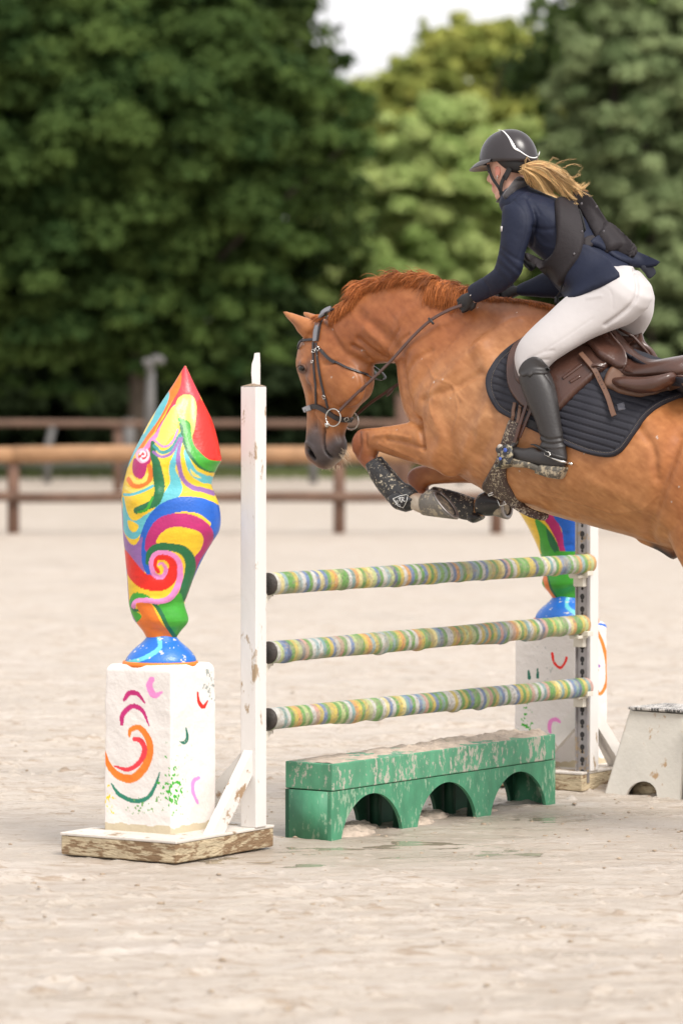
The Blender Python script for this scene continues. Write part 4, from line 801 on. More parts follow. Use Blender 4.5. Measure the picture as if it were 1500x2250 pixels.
# second block, just in the frame
sb = P(1497, 1765, 18.7); sb.z = 0; wb2 = empty('tapered_block', sb, 'white block with black scribbled panel cut off by the right edge', 'jump block')
def frus(mb, c, a, b_, h, k): 
    V = [c + dirr * a * i + dn * b_ * j for i, j in ((-1, -1), (1, -1), (1, 1), (-1, 1))] + [c + dirr * a * k * i + dn * b_ * k * j + UP * h for i, j in ((-1, -1), (1, -1), (1, 1), (-1, 1))]
    mb.add(V, [(0, 3, 2, 1), (4, 5, 6, 7), (0, 1, 5, 4), (1, 2, 6, 5), (2, 3, 7, 6), (3, 0, 4, 7)])
m = MB(); frus(m, sb + dirr * .21 + dn * .2, .2, .17, .40, .86); m.build('block_body', M_wb, wb2, smooth=False); m = MB(); frus(m, sb + dirr * .21 + dn * .2 + UP * .401, .19, .16, .02, 1); m.build('black_top', M_brush, wb2)
# ================================================================== HORSE
def uv_of(v): v = np.asarray(v, float) - np.array(HO[:]); return np.stack([v @ np.array(F[:]), v[:, 2]], 1)
def uvs(path, wref): return uv_of([HP(x, y, wref)[:] for x, y in path])
def wof(v): return (np.asarray(v, float) - np.array(HO[:])) @ np.array(LT[:])
hm = MB()
# neck, trunk and quarters in one run of sections (top outline, lower outline)
TR = [(728, 684, 800, 802, 0, .082, 2, -.1), (758, 664, 832, 800, 0, .088, 2, -.1), (800, 634, 852, 798, 0, .095, 2, -.2), (850, 615, 878, 800, 0, .10, 2, -.3), (910, 608, 888, 812, 0, .11, 2, -.35), (975, 616, 889, 842, 0, .13, 2, -.4),
      (1035, 634, 893, 880, 0, .155, 2, -.4), (1095, 652, 912, 930, 0, .19, 2.1, -.42), (1160, 660, 955, 985, 0, .22, 2.15, -.45), (1220, 672, 1010, 1040, 0, .245, 2.15, -.42), (1275, 705, 1075, 1080, 0, .27, 2.15, -.3), (1330, 752, 1150, 1112, 0, .29, 2.1, -.2),
      (1390, 797, 1230, 1138, 0, .30, 2.1, -.12), (1450, 838, 1325, 1163, 0, .295, 2.1, -.08), (1515, 868, 1415, 1188, 0, .28, 2.1, 0), (1590, 900, 1500, 1215, 0, .28, 2.1, .05), (1665, 950, 1590, 1250, 0, .26, 2.1, .05), (1725, 1020, 1690, 1230, 0, .18, 2, 0)]
hm.loft([pr(*r) for r in TR], seg=40, sub=4, cap=(.3, .6))
HD = [(694, 700, 806, 790, 0, .074), (672, 728, 820, 806, 0, .086), (656, 762, 821, 824, 0, .098), (651, 795, 821, 846, 0, .103, 2.2), (659, 826, 812, 872, 0, .098, 2.3), (668, 854, 790, 893, 0, .085, 2.3), (673, 884, 776, 912, 0, .072, 2.2), (674, 915, 766, 930, 0, .064), (673, 945, 758, 952, 0, .059), (670, 972, 757, 974, 0, .060), (669, 992, 762, 990, 0, .063), (676, 1010, 750, 1010, 0, .058), (693, 1022, 735, 1022, 0, .040)]
hm.loft([pr(*r) for r in HD], seg=36, sub=4, cap=(.6, .5))
# near foreleg: upper arm, forearm, knee, cannon, pastern
hm.loft([pr(1075, 800, 965, 830, .14, .08), pr(1085, 870, 925, 895, .16, .085), pr(1075, 930, 920, 930, .17, .085), pr(1050, 990, 930, 975, .175, .08), pr(1010, 1042, 950, 1000, .175, .06)], seg=24, cap=(.8, .8))
LEG = [pr(955, 905, 1000, 1050, .17, .085, 2, 0), pr(925, 922, 965, 1036, .17, .078), pr(895, 928, 930, 1024, .165, .066), pr(862, 934, 890, 1012, .16, .056), pr(832, 938, 855, 1000, .155, .050), pr(808, 940, 834, 992, .15, .048, 2.3), pr(788, 944, 830, 992, .148, .048, 2.4), pr(774, 966, 830, 998, .147, .048, 2.4), pr(776, 992, 828, 1003, .147, .043, 2.2), pr(790, 1018, 836, 1012, .147, .036), pr(812, 1042, 850, 1022, .147, .032), pr(838, 1074, 872, 1050, .147, .030), pr(862, 1102, 896, 1072, .147, .033), pr(880, 1118, 914, 1082, .147, .037), pr(902, 1120, 924, 1084, .147, .033), pr(918, 1126, 938, 1084, .147, .036), pr(934, 1132, 948, 1078, .147, .045)]
hm.loft(LEG, seg=24, sub=4, cap=(.8, .4))
# far foreleg
hm.loft([pr(1110, 960, 1120, 1075, -.13, .085), pr(1050, 985, 1062, 1064, -.145, .07), pr(1000, 1008, 1006, 1062, -.15, .055), pr(955, 1020, 958, 1065, -.15, .048), pr(930, 1022, 944, 1068, -.15, .046, 2.3), pr(905, 1030, 940, 1072, -.15, .046, 2.4), pr(895, 1052, 938, 1078, -.15, .046, 2.3), pr(912, 1078, 946, 1078, -.15, .042), pr(935, 1102, 958, 1076, -.15, .036), pr(962, 1116, 975, 1084, -.15, .032), pr(1000, 1126, 1010, 1092, -.15, .031), pr(1028, 1136, 1036, 1096, -.15, .036), pr(1050, 1136, 1054, 1092, -.15, .034), pr(1070, 1134, 1068, 1088, -.15, .036), pr(1088, 1132, 1082, 1086, -.15, .042)], seg=24, sub=4, cap=(.8, .4))
# quarters and hind legs, trailing after the take-off
for w_, dx, dy in ((.15, 0, 0), (-.13, 60, 25)):
    hm.loft([pr(1480 + dx, 960 + dy, 1690 + dx, 930 + dy, w_ * .8, .12), pr(1462 + dx, 1060 + dy, 1735 + dx, 1030 + dy, w_, .13), pr(1460 + dx, 1160 + dy, 1740 + dx, 1120 + dy, w_, .12), pr(1500 + dx, 1252 + dy, 1720 + dx, 1190 + dy, w_, .10), pr(1560 + dx, 1330 + dy, 1720 + dx, 1260 + dy, w_, .075), pr(1630 + dx, 1400 + dy, 1740 + dx, 1330 + dy, w_, .055), pr(1690 + dx, 1450 + dy, 1775 + dx, 1390 + dy, w_, .045), pr(1710 + dx, 1490 + dy, 1775 + dx, 1450 + dy, w_, .045, 2.3), pr(1708 + dx, 1540 + dy, 1758 + dx, 1520 + dy, w_, .037), pr(1704 + dx, 1600 + dy, 1745 + dx, 1590 + dy, w_, .033), pr(1694 + dx, 1655 + dy, 1742 + dx, 1655 + dy, w_, .038), pr(1704 + dx, 1690 + dy, 1744 + dx, 1700 + dy, w_, .035), pr(1720 + dx, 1718 + dy, 1768 + dx, 1732 + dy, w_, .045)], seg=24, sub=4, cap=(.8, .4))
# sheath under the belly, cheek discs, brow ridges, lips and chin
hm.loft([pr(1405, 1168, 1412, 1195, 0, .05), pr(1440, 1180, 1450, 1212, 0, .055), pr(1480, 1200, 1478, 1230, 0, .045)], seg=16)
for s in (1, -1):
    c = HP(752, 838, s * .062); v, f = ellipsoid(c, F * .125, LT * .050, (UP + F * .25) * .125, 24, 16); hm.add(v, f)
    c = HP(671, 800, s * .072); v, f = ellipsoid(c, F * .035, LT * .026, UP * .032, 16, 10); hm.add(v, f)
    c = HP(684, 992, s * .034); v, f = ellipsoid(c, F * .030, LT * .026, UP * .040, 16, 10); hm.add(v, f)
    # ears
    if s > 0: er = [(696, 706, 668, 746, .060, .028), (678, 698, 656, 732, .062, .032), (660, 693, 647, 716, .064, .028), (642, 687, 635, 703, .066, .018), (623, 682, 621, 688, .066, .005)]
    else: er = [(716, 706, 696, 730, -.058, .028), (700, 692, 684, 714, -.060, .032), (685, 687, 676, 702, -.062, .026), (673, 684, 668, 694, -.064, .014), (665, 682, 664, 686, -.064, .004)]
    hm.loft([pr(*r) for r in er], seg=16, sub=4)
hm.loft([pr(726, 952, 757, 956, 0, .040), pr(722, 978, 764, 978, 0, .048), pr(728, 1000, 756, 1000, 0, .040)], seg=20, cap=(.8, .8))
hme = remesh(hm, .0075, 9, .5)
# ---- sculpt muscles, veins and folds
v = co(hme); nr = no(hme); q_h = uv_of(v); wv = wof(v); side = np.abs(nr @ np.array(LT[:]))
def stroke(path, wref, wd, amt, minw=.0, sidepow=1.):
    global v
    p = uvs(path, wref); p = cr_interp(p, 5) if len(p) > 2 else p
    d, _ = segdist(q_h, p); k = amt * np.exp(-(d / wd) ** 2) * np.clip(side * 1.6, 0, 1) ** sidepow * np.clip((np.abs(wv) - minw) / .02, 0, 1); return k
dz = np.zeros(len(v))
for path, wref, wd, amt, mw in [
    ([(1055, 770), (1100, 850), (1085, 930), (1040, 1000)], .2, .05, .012, .08), ([(1062, 955), (1045, 1005), (1018, 1040), (990, 1050)], .2, .022, -.006, .08), ([(1110, 840), (1095, 930), (1062, 1000)], .22, .038, -.012, .1),
    ([(880, 800), (905, 900), (932, 930)], .16, .02, -.008, .05), ([(930, 925), (942, 950), (950, 985)], .17, .012, -.012, .08), ([(955, 905), (985, 960), (965, 1010)], .2, .04, .009, .1),
    ([(1010, 700), (950, 800), (905, 880)], .17, .030, -.006, .05), ([(960, 720), (900, 790)], .15, .04, .006, .04), ([(1110, 700), (1020, 790), (960, 870)], .2, .035, .009, .08), ([(935, 880), (1010, 850), (1060, 820)], .2, .018, -.006, .1),
    ([(860, 965), (905, 972), (945, 985)], .17, .010, -.006, .08), ([(830, 958), (870, 955), (915, 962)], .17, .007, .004, .08), ([(840, 975), (880, 990), (930, 1010)], .17, .008, .003, .08),
    ([(785, 745), (815, 775), (835, 790)], .1, .016, -.008, .03), ([(770, 760), (790, 775), (800, 800)], .1, .012, -.009, .03), ([(780, 690), (850, 740), (905, 790)], .11, .03, -.006, .03), ([(800, 720), (870, 790)], .11, .02, .006, .03),
    ([(712, 800), (745, 795), (778, 812), (790, 845), (775, 880), (745, 893)], .1, .010, -.004, .03), ([(680, 830), (700, 858), (722, 890)], .08, .012, .004, .03), ([(690, 905), (705, 930), (712, 945)], .07, .006, .004, .02), ([(683, 850), (687, 900), (690, 940)], .07, .010, -.006, .02),
    ([(716, 941), (713, 965), (716, 989), (726, 1005)], .05, .0045, -.010, .015), ([(735, 935), (742, 965), (755, 985)], .05, .008, -.004, .015), ([(676, 987), (682, 997), (690, 1006)], .05, .011, -.022, .01), ([(665, 975), (676, 974), (690, 985), (696, 1004)], .05, .006, .004, .01),
    ([(1040, 1075), (1120, 1090), (1250, 1140)], .2, .02, .004, .0), ([(1395, 1185), (1440, 1110), (1475, 1020), (1490, 960)], .25, .03, -.012, .1), ([(1300, 1060), (1380, 1100), (1450, 1150)], .28, .03, .004, .1), ([(1180, 1085), (1260, 1105), (1330, 1128)], .27, .006, .0022, .1), ([(1150, 1060), (1230, 1085)], .27, .005, .0018, .1), ([(1330, 1128), (1400, 1120), (1440, 1090)], .27, .006, .002, .1),
    ([(935, 800), (960, 830), (1000, 845), (1030, 880)], .19, .006, .0018, .08), ([(960, 830), (955, 880), (975, 930)], .19, .006, .0018, .08), ([(1000, 845), (1020, 900), (1010, 950)], .2, .005, .0014, .08), ([(1140, 760), (1100, 790), (1075, 830)], .21, .03, -.005, .08), ([(880, 700), (935, 660)], .1, .03, .004, .04), ([(860, 790), (875, 760), (905, 735)], .1, .008, -.004, .04), ([(845, 785), (858, 752), (880, 725)], .1, .008, -.0035, .04), ([(900, 820), (925, 790), (955, 770)], .14, .012, -.004, .05),
    ([(700, 815), (706, 850), (722, 880)], .09, .004, .002, .03), ([(735, 870), (728, 900), (735, 925)], .08, .004, .002, .03), ([(795, 950), (800, 975), (792, 1000)], .16, .010, -.005, .1), ([(812, 955), (815, 985)], .16, .008, -.004, .1), ([(785, 965), (783, 990)], .16, .010, .004, .1), ([(1395, 940), (1430, 985), (1440, 1050)], .28, .02, -.006, .1), ([(1240, 1050), (1300, 900)], .28, .06, .006, .1)]:
    dz += 1.9 * stroke(path, wref, wd, amt, mw)
dz += (fbm(v, 9, 3, 3) - .5) * .007 + (fbm(v * [1, 1, .6], 30, 2, 4) - .5) * .0016
# ears hollowed
v = v + nr * dz[:, None]; setco(hme, v)
# ---- coat colours
v = co(hme); q_h = uv_of(v); wv = wof(v)
col = np.tile(np.array([.47, .175, .050]), (len(v), 1))
def blend(path, wref, wd, c, amt=1., minw=-1, maxw=9, hard=2):
    p = uvs(path, wref); p = cr_interp(p, 4) if len(p) > 2 else p
    d, _ = segdist(q_h, p); k = amt * np.exp(-(d / wd) ** hard) * ((wv > minw) & (wv < maxw)); col[:] = col * (1 - k[:, None]) + np.array(c) * k[:, None]
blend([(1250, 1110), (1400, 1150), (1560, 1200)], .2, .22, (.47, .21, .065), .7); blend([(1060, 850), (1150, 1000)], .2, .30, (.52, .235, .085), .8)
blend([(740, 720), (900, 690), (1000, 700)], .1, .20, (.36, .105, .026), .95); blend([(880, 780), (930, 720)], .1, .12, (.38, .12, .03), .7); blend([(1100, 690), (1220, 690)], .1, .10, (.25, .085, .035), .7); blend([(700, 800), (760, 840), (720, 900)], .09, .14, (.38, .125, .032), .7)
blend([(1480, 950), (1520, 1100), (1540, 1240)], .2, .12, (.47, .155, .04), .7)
blend([(930, 960), (850, 965)], .17, .07, (.54, .215, .062), .8, .05)
for wr, a, b_ in ((.147, .05, 9), (-.15, -9, -.05)):
    pts = [(790, 960), (795, 1000), (830, 1030)] if wr > 0 else [(905, 1045), (915, 1075), (945, 1092)]
    blend(pts, wr, .075, (.25, .068, .022), .9, a, b_)
blend([(900, 1108), (935, 1108)], .147, .05, (.66, .55, .38), 1, .05, 9, 4); blend([(1000, 1112), (1085, 1110)], -.15, .06, (.46, .24, .10), .8, -9, -.05)
nz_ = fbm(v, 22, 3, 5)
blend([(690, 975), (715, 1005), (745, 985)], .04, .078, (.060, .042, .034), 1, hard=4); blend([(728, 1030), (746, 1014)], .0, .014, (.45, .33, .22), .8)
blend([(695, 940), (700, 960)], .05, .04, (.12, .085, .07), .7); blend([(657, 808), (668, 812)], .09, .026, (.045, .03, .026), .95); blend([(680, 800), (676, 830), (678, 850)], .09, .022, (.14, .08, .06), .65); blend([(1450, 1205), (1478, 1222)], .0, .03, (.04, .03, .028), 1, -.08, .08)
blend([(716, 941), (713, 965), (716, 989), (726, 1005)], .05, .0035, (.01, .008, .008), 1); blend([(677, 988), (682, 998), (690, 1006)], .05, .0125, (.010, .007, .007), 1, hard=4)  # mouth slit and nostril: shade of the openings put into the colour
blend([(665, 720), (650, 705)], .065, .014, (.20, .07, .03), .6)
for s in (1640, 1700, 1740): blend([(1705, s - 60), (1705, s)], .15, .05, (.10, .04, .02), .6)
hd_ = np.stack([q_h[:, 0] * 7 + q_h[:, 1] * 9, q_h[:, 1] * 30 - q_h[:, 0] * 22, wv * 12], 1); hs_ = fbm(hd_, 2.6, 4, 12) - .5; k_ = .45 * (nz_ - .5) + .40 * (fbm(v, 4.5, 3, 9) - .5) + .55 * hs_ + .25 * (fbm(v, 55, 2, 31) - .5)
col *= np.exp(k_[:, None] * np.array([.8, 1.1, 1.4]))
# flecks of sand on the coat
fl_ = (fbm(v, 95, 2, 21) > .882); col[fl_] = (.62, .54, .42)
col *= np.array([.80, .84, .98]); setcol(hme, col)
M_coat = mat('chestnut_coat', (.4, .17, .06), .41, attr=True, bump=.0006, bscale=320, vary=.10, vscale=7, spec=.42)
horse = empty('horse', HP(1150, 1822, 0), 'chestnut horse jumping over the banded poles with its forelegs folded', 'horse')
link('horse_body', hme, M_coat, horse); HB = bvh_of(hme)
def tones_(n, s): r = np.random.default_rng(s); k = r.uniform(.45, 1.25, n)[:, None]; return (np.array([.50, .155, .04]) * k + np.array([.05, .03, .01]) * (k - .6)).tolist()
M_hair = mat('red_mane_hair', (.50, .155, .04), .45, attr=True, vary=.25, vscale=22, spec=.3); M_black = mat('eye_gloss', (.012, .008, .006), .05)
for s in (1, -1):
    c = HP(663, 809, .09) if s > 0 else Vector(mirror_v([HP(663, 809, .09)[:]])[0]); m = MB(); v_, f_ = ellipsoid(c - LT * .0 * s, (F * .95 - UP * .3) * .018, LT * .012, (UP * .95 + F * .3) * .0135, 20, 14); m.add(v_, f_); m.build('eyeball', M_black, horse)
    m = MB(); lid = [hit(HB, x, y, .09) for x, y in ((653, 808), (656, 803), (662, 801), (668, 803), (672, 809), (673, 815))]; lid = [a + b_ * .002 for a, b_ in lid]; lid = [Vector(p) for p in (mirror_v([p[:] for p in lid]) if s < 0 else lid)]; m.tube(lid, [.002, .004, .0048, .0045, .0035, .002], 8); lid2 = [hit(HB, x, y, .09) for x, y in ((654, 811), (658, 817), (664, 819), (670, 818), (673, 815))]; lid2 = [a + b_ * .001 for a, b_ in lid2]; lid2 = [Vector(p) for p in (mirror_v([p[:] for p in lid2]) if s < 0 else lid2)]; m.tube(lid2, [.002, .003, .003, .003, .002], 8); m.build('eyelid', mat('eyelid_skin', (.13, .06, .035), .6), horse)
# hooves: near with upturned sole and shoe
M_hoof = mat('muddy_grey_hoof', (.16, .145, .125), .55, mud=.50, mscale=22, mudcol=(.36, .31, .23), bump=.003, bscale=60, vary=.3); M_shoe = mat('worn_steel_shoe', (.30, .28, .27), .4, metal=.8, vary=.3, vscale=30); M_sole = mat('dark_sole', (.045, .04, .035), .8, vary=.4, bump=.006, bscale=40)
def hoof(par, cen, ax, tall, r0, r1, ln, name='hoof'):
    """cen: coronet centre, ax: towards the ground face, tall: toe direction"""
    ax = ax.normalized(); tall = (tall - ax * tall.dot(ax)).normalized(); sd = ax.cross(tall); m = MB()
    m.loft([(cen, tall * r0, sd * r0 * .92, 2), (cen + ax * ln * .5 + tall * .006, tall * (r0 + r1) / 2, sd * (r0 + r1) / 2 * .95, 2), (cen + ax * ln + tall * .012, tall * r1, sd * r1 * .95, 2)], seg=32, sub=5, cap=(.5, .02)); m.build(name, M_hoof, par)
    o = cen + ax * (ln + .001) + tall * .012; m = MB(); n = 28; V = [o + tall * math.cos(2 * math.pi * i / n) * r1 * .80 + sd * math.sin(2 * math.pi * i / n) * r1 * .74 + ax * .0015 for i in range(n)] + [o - ax * .006]; m.add(V, [(i, (i + 1) % n, n) for i in range(n)]); m.build('sole', M_sole, par, False)
    m = MB(); pts = [o + ax * .004 + tall * math.cos(a) * r1 * .86 + sd * math.sin(a) * r1 * .80 for a in np.linspace(-2.55, 2.55, 34)]; m.tube(pts, .0095, 8, .55, ax); m.build('horseshoe', M_shoe, par)
T1 = (HP(1003, 1141, .147) - HP(954, 1076, .147)) / 2; T0 = (HP(936, 1133, .147) - HP(946, 1077, .147)) / 2; c0_, c1_ = HP(936, 1104, .147), HP(978, 1109, .147); AX = T1.cross(LT).normalized(); AX = AX if AX.x > 0 else -AX
m = MB(); m.loft([(c0_ - (c1_ - c0_) * .12, T0 * .80, LT * .040, 2), (c0_, T0, LT * .047, 2), (c0_ * .5 + c1_ * .5, (T0 + T1) / 2 * 1.02, LT * .053, 2), (c1_, T1, LT * .058, 2.1)], seg=36, sub=5, cap=(.5, .02)); m.build('hoof', M_hoof, horse)
m = MB(); n = 32; V = [c1_ + AX * .003 + T1 * .80 * math.cos(2 * math.pi * i / n) + LT * .043 * math.sin(2 * math.pi * i / n) for i in range(n)] + [c1_ - AX * .012]; m.add(V, [(i, (i + 1) % n, n) for i in range(n)]); m.build('sole', M_sole, horse, False)
m = MB(); m.tube([c1_ + AX * .005 + T1 * .89 * math.cos(a) + LT * .050 * math.sin(a) for a in np.linspace(-2.6, 2.6, 34)], .0085, 8, .6, AX); m.build('horseshoe', M_shoe, horse)
hoof(horse, HP(1080, 1110, -.15), HP(1125, 1108, -.15) - HP(1080, 1110, -.15), -UP, .046, .056, .075)
for w_, dx, dy in ((.15, 0, 0), (-.13, 60, 25)):
    c = HP(1742 + dx, 1722 + dy, w_); hoof(horse, c, (HP(1760 + dx, 1800 + dy, w_) - c), F, .045, .06, .07)
# leg boots
M_boot = mat('muddy_black_neoprene', (.028, .028, .030), .55, mud=.54, mscale=60, mudcol=(.50, .44, .33), bump=.004, bscale=80)
M_bootc = mat('black_boot_shell', (.022, .022, .024), .35, mud=.60, mscale=34, mudcol=(.50, .44, .33)); M_print = mat('silver_print', (.62, .62, .60), .5)
def tboot(label, rs, sup, sub_, wn):
    m = MB(); m.loft([pr(*r) for r in rs], seg=32, sub=6, cap=(.08, .15)); o = m.build('tendon_boot', M_boot, horse); m = MB(); m.loft([pr(*r) for r in sup], seg=32, sub=5, cap=(.5, .5)); c = m.build('fetlock_cup', M_bootc, horse)
    c.parent = o; c.matrix_parent_inverse = o.matrix_world.inverted() if False else Matrix(); return o
rs_n = [(803, 1026, 838, 1002, .147, .040), (812, 1046, 850, 1016, .147, .044), (826, 1070, 866, 1036, .147, .043), (842, 1090, 884, 1056, .147, .044), (856, 1106, 902, 1066, .147, .046), (874, 1118, 916, 1080, .147, .048)]
rs_f = [(946, 1098, 954, 1069, -.15, .040), (966, 1120, 978, 1074, -.15, .043), (990, 1132, 1004, 1081, -.15, .044), (1012, 1140, 1024, 1088, -.15, .046), (1034, 1144, 1044, 1095, -.15, .047), (1044, 1140, 1050, 1100, -.15, .044)]
def boot(rs, name='tendon_boot'):
    m = MB(); m.loft([pr(*r) for r in rs], seg=36, sub=8, cap=(.06, .10)); v_ = np.array(m.v); a = fbm(v_, 55, 2, 4); m.v = [tuple(x) for x in v_ + (a[:, None] - .5) * .002]; return m.build(name, M_boot, horse)
bn = boot(rs_n); bf_ = boot(rs_f)
m = MB(); m.loft([pr(850, 1096, 874, 1080, .190, .012), pr(860, 1112, 892, 1088, .195, .016), pr(872, 1120, 905, 1096, .192, .014)], seg=20); m.loft([pr(856, 1104, 900, 1070, .147, .050), pr(866, 1118, 908, 1080, .147, .053), pr(882, 1124, 914, 1092, .147, .046)], seg=28, cap=(.3, .7)); cupn = m.build('fetlock_cup', M_bootc, horse)
CB = BVHTree.FromPolygons([v.co.copy() for v in cupn.data.vertices], [tuple(p.vertices) for p in cupn.data.polygons])
m = MB()
def cz(x, y): return (740 + x / 3.75, 900 + y / 3.75)
for path, wd in (([(462, 735), (520, 712), (585, 700), (575, 750), (545, 808), (500, 790), (462, 735)], .0016), ([(480, 745), (498, 780)], .0014), ([(500, 745), (482, 785)], .0014), ([(505, 732), (530, 722)], .0014), ([(516, 728), (530, 765)], .0014), ([(500, 770), (528, 722)], .001), ([(535, 765), (535, 722), (552, 728), (545, 742), (535, 745)], .0014), ([(542, 745), (560, 760)], .0014), ([(570, 706), (545, 803), (490, 768)], .0008)):
    for a, b_ in zip(path[:-1], path[1:]):
        pa = [cz(*a), cz((a[0] + b_[0]) / 2, (a[1] + b_[1]) / 2), cz(*b_)]; p = [hit(CB, x, y, .19)[0] for x, y in pa]; nn_ = [hit(CB, x, y, .19)[1] for x, y in pa]; vv, ff = ribbon([p_ + n_ * .0016 for p_, n_ in zip(p, nn_)], nn_, wd, .0012); m.add(vv, ff)
lg = m.build('boot_emblem', M_print, cupn, smooth=False); lg.matrix_parent_inverse = Matrix()
m = MB(); m.loft([pr(1030, 1146, 1046, 1118, -.15, .040), pr(1040, 1150, 1054, 1124, -.15, .042), pr(1050, 1146, 1060, 1130, -.15, .036)], seg=24); m.build('fetlock_cup', M_bootc, horse)
m = MB(); pa = [HP(x, y, -.105) for x, y in ((1052, 1092), (1056, 1078), (1100, 1084), (1100, 1100))]; m.loft([pr(1050, 1132, 1056, 1084, -.15, .045), pr(1072, 1134, 1072, 1078, -.15, .052), pr(1096, 1132, 1090, 1080, -.15, .058), pr(1110, 1126, 1108, 1084, -.15, .06)], seg=28, cap=(.1, .1)); m.build('overreach_boot', M_bootc, horse)
# ---- mane: overlapping wind-tossed locks along the crest
random.seed(11)
def lock(root, d0, length, curl, n=7, drop=.5, sway=None):
    p = Vector(root); d = Vector(d0).normalized(); out = [p.copy()]; sw = sway or Vector((0, 0, 0)); ph = random.random() * 6
    for i in range(n):
        t = i / n; d = (d + UP * (-drop * .35) + sw * .3 + Vector((math.sin(ph + i), math.cos(ph * 1.3 + i * 1.1), math.sin(ph * .7 + i * .9))) * curl).normalized(); p = p + d * (length / n); out.append(p.copy())
    return out
crest = cr_interp(np.array([(728, 690), (745, 672), (770, 655), (805, 632), (850, 615), (910, 608), (965, 614), (1010, 628), (1060, 650), (1110, 655), (1170, 664), (1215, 674)], float), 10)
fw = (HP(740, 700) - HP(760, 700)).normalized()
lines = []
for i in range(7600):
    t = random.random() ** .9; j = t * (len(crest) - 1.001); a = crest[int(j)] * (1 - j % 1) + crest[int(j) + 1] * (j % 1); w_ = random.gauss(.0, .014); up = HP(a[0], a[1] + random.uniform(0, 8), w_)
    x = a[0]
    if x < 746: continue
    lump = .45 + .95 * float(vnoise(np.array([[x / 26., 0, 0]]), 1, 5)[0])
    if x < 800: ln = random.uniform(.06, .13); d = fw * random.uniform(.1, .7) + UP * random.uniform(-.3, .35) + LT * random.uniform(.5, 1.2); dr = 1.2; lump = 1
    elif 955 < x < 1022: ln = random.uniform(.09, .17); d = fw * random.uniform(-.3, .3) + UP * random.uniform(.0, .5) + LT * random.uniform(.6, 1.2); dr = 1.5; lump = 1
    elif x < 860: ln = random.uniform(.06, .13); d = fw * random.uniform(.5, 1.4) + UP * random.uniform(.15, .7) + LT * random.uniform(.1, .9); dr = .9
    elif x < 1005: ln = random.uniform(.05, .11); d = fw * random.uniform(.1, 1.2) + UP * random.uniform(.3, .9) + LT * random.uniform(.1, 1.0); dr = .85
    elif x < 1040: ln = random.uniform(.08, .14); d = fw * random.uniform(-.8, .1) + UP * .5 + LT * random.uniform(.5, 1.2); dr = 1.3
    else: ln = random.uniform(.025, .055); d = fw * random.uniform(-1.1, -.3) + UP * random.uniform(.0, .5) + LT * random.uniform(.2, .9); dr = .6
    lines.append(lock(up, d, ln * lump, .11, 6, dr))
def settle(lines, bvh, m_=.003):
    for ln in lines:
        for k in range(1, len(ln)):
            h = bvh.find_nearest(ln[k])
            if h[0] is not None and (ln[k] - h[0]).dot(h[1]) < m_: ln[k] = h[0] + h[1] * (m_ + random.random() * .006)
settle(lines, HB); m = MB(); hc = []; strands(m, lines, .0015, 3, tones_(400, 1), hc); o = m.build('mane', M_hair, horse); setcol(o.data, hc)
# thick curls standing off the crest
cl_ = []
for i in range(46):
    a = crest[random.randrange(26, 78)]; base = HP(a[0], a[1], random.uniform(-.01, .03)); d = fw * random.uniform(.3, 1.3) + UP * random.uniform(.4, 1.0) + LT * random.uniform(.1, .9); g = lock(base, d, random.uniform(.06, .11), .10, 7, 1.0)
    for k in range(26): o = Vector((random.gauss(0, .006), random.gauss(0, .006), random.gauss(0, .006))); cl_.append([p + o * (1 + .3 * q_) for q_, p in enumerate(g)])
settle(cl_, HB); m = MB(); hc = []; strands(m, cl_, .0015, 3, np.repeat(tones_(46, 2), 26, 0), hc); o = m.build('mane_locks', M_hair, horse); setcol(o.data, hc)
# forelock tucked by the ears, chin whiskers
fl2 = [lock(HP(706 + random.uniform(-6, 8), 694 + random.uniform(-3, 4), random.uniform(-.02, .05)), fw * random.uniform(.2, .9) + LT * .5 - UP * random.uniform(-.2, .5), random.uniform(.03, .07), .12, 5, .6) for _ in range(260)]
settle(fl2, HB); m = MB(); hc = []; strands(m, fl2, .0018, 3, tones_(60, 3), hc); o = m.build('forelock', M_hair, horse); setcol(o.data, hc)
wh = [lock(HP(752 + random.uniform(-12, 9), 990 + random.uniform(-8, 16), random.uniform(-.03, .03)), -fw * random.uniform(.3, 1) - UP * random.uniform(.1, .9), random.uniform(.02, .075), .08, 5, .3) for _ in range(70)]
wh += [lock(HP(735 + random.uniform(-30, 12), 1024 + random.uniform(-4, 2), random.uniform(-.02, .02)), -fw * random.uniform(-.2, .6) - UP, random.uniform(.01, .03), .1, 4, .3) for _ in range(50)]
m = MB(); strands(m, wh, .0008, 3); m.build('whiskers', mat('pale_whiskers', (.62, .50, .36), .5), horse)
tl_ = [lock(HP(1722 + random.uniform(-6, 6), 985 + random.uniform(-8, 8), random.gauss(0, .02)), -fw * 1.2 + UP * .2, random.uniform(.5, .8), .05, 12, .55) for _ in range(700)]
m = MB(); hc = []; strands(m, tl_, .003, 3, tones_(90, 4), hc); o = m.build('tail', M_hair, horse); setcol(o.data, hc)

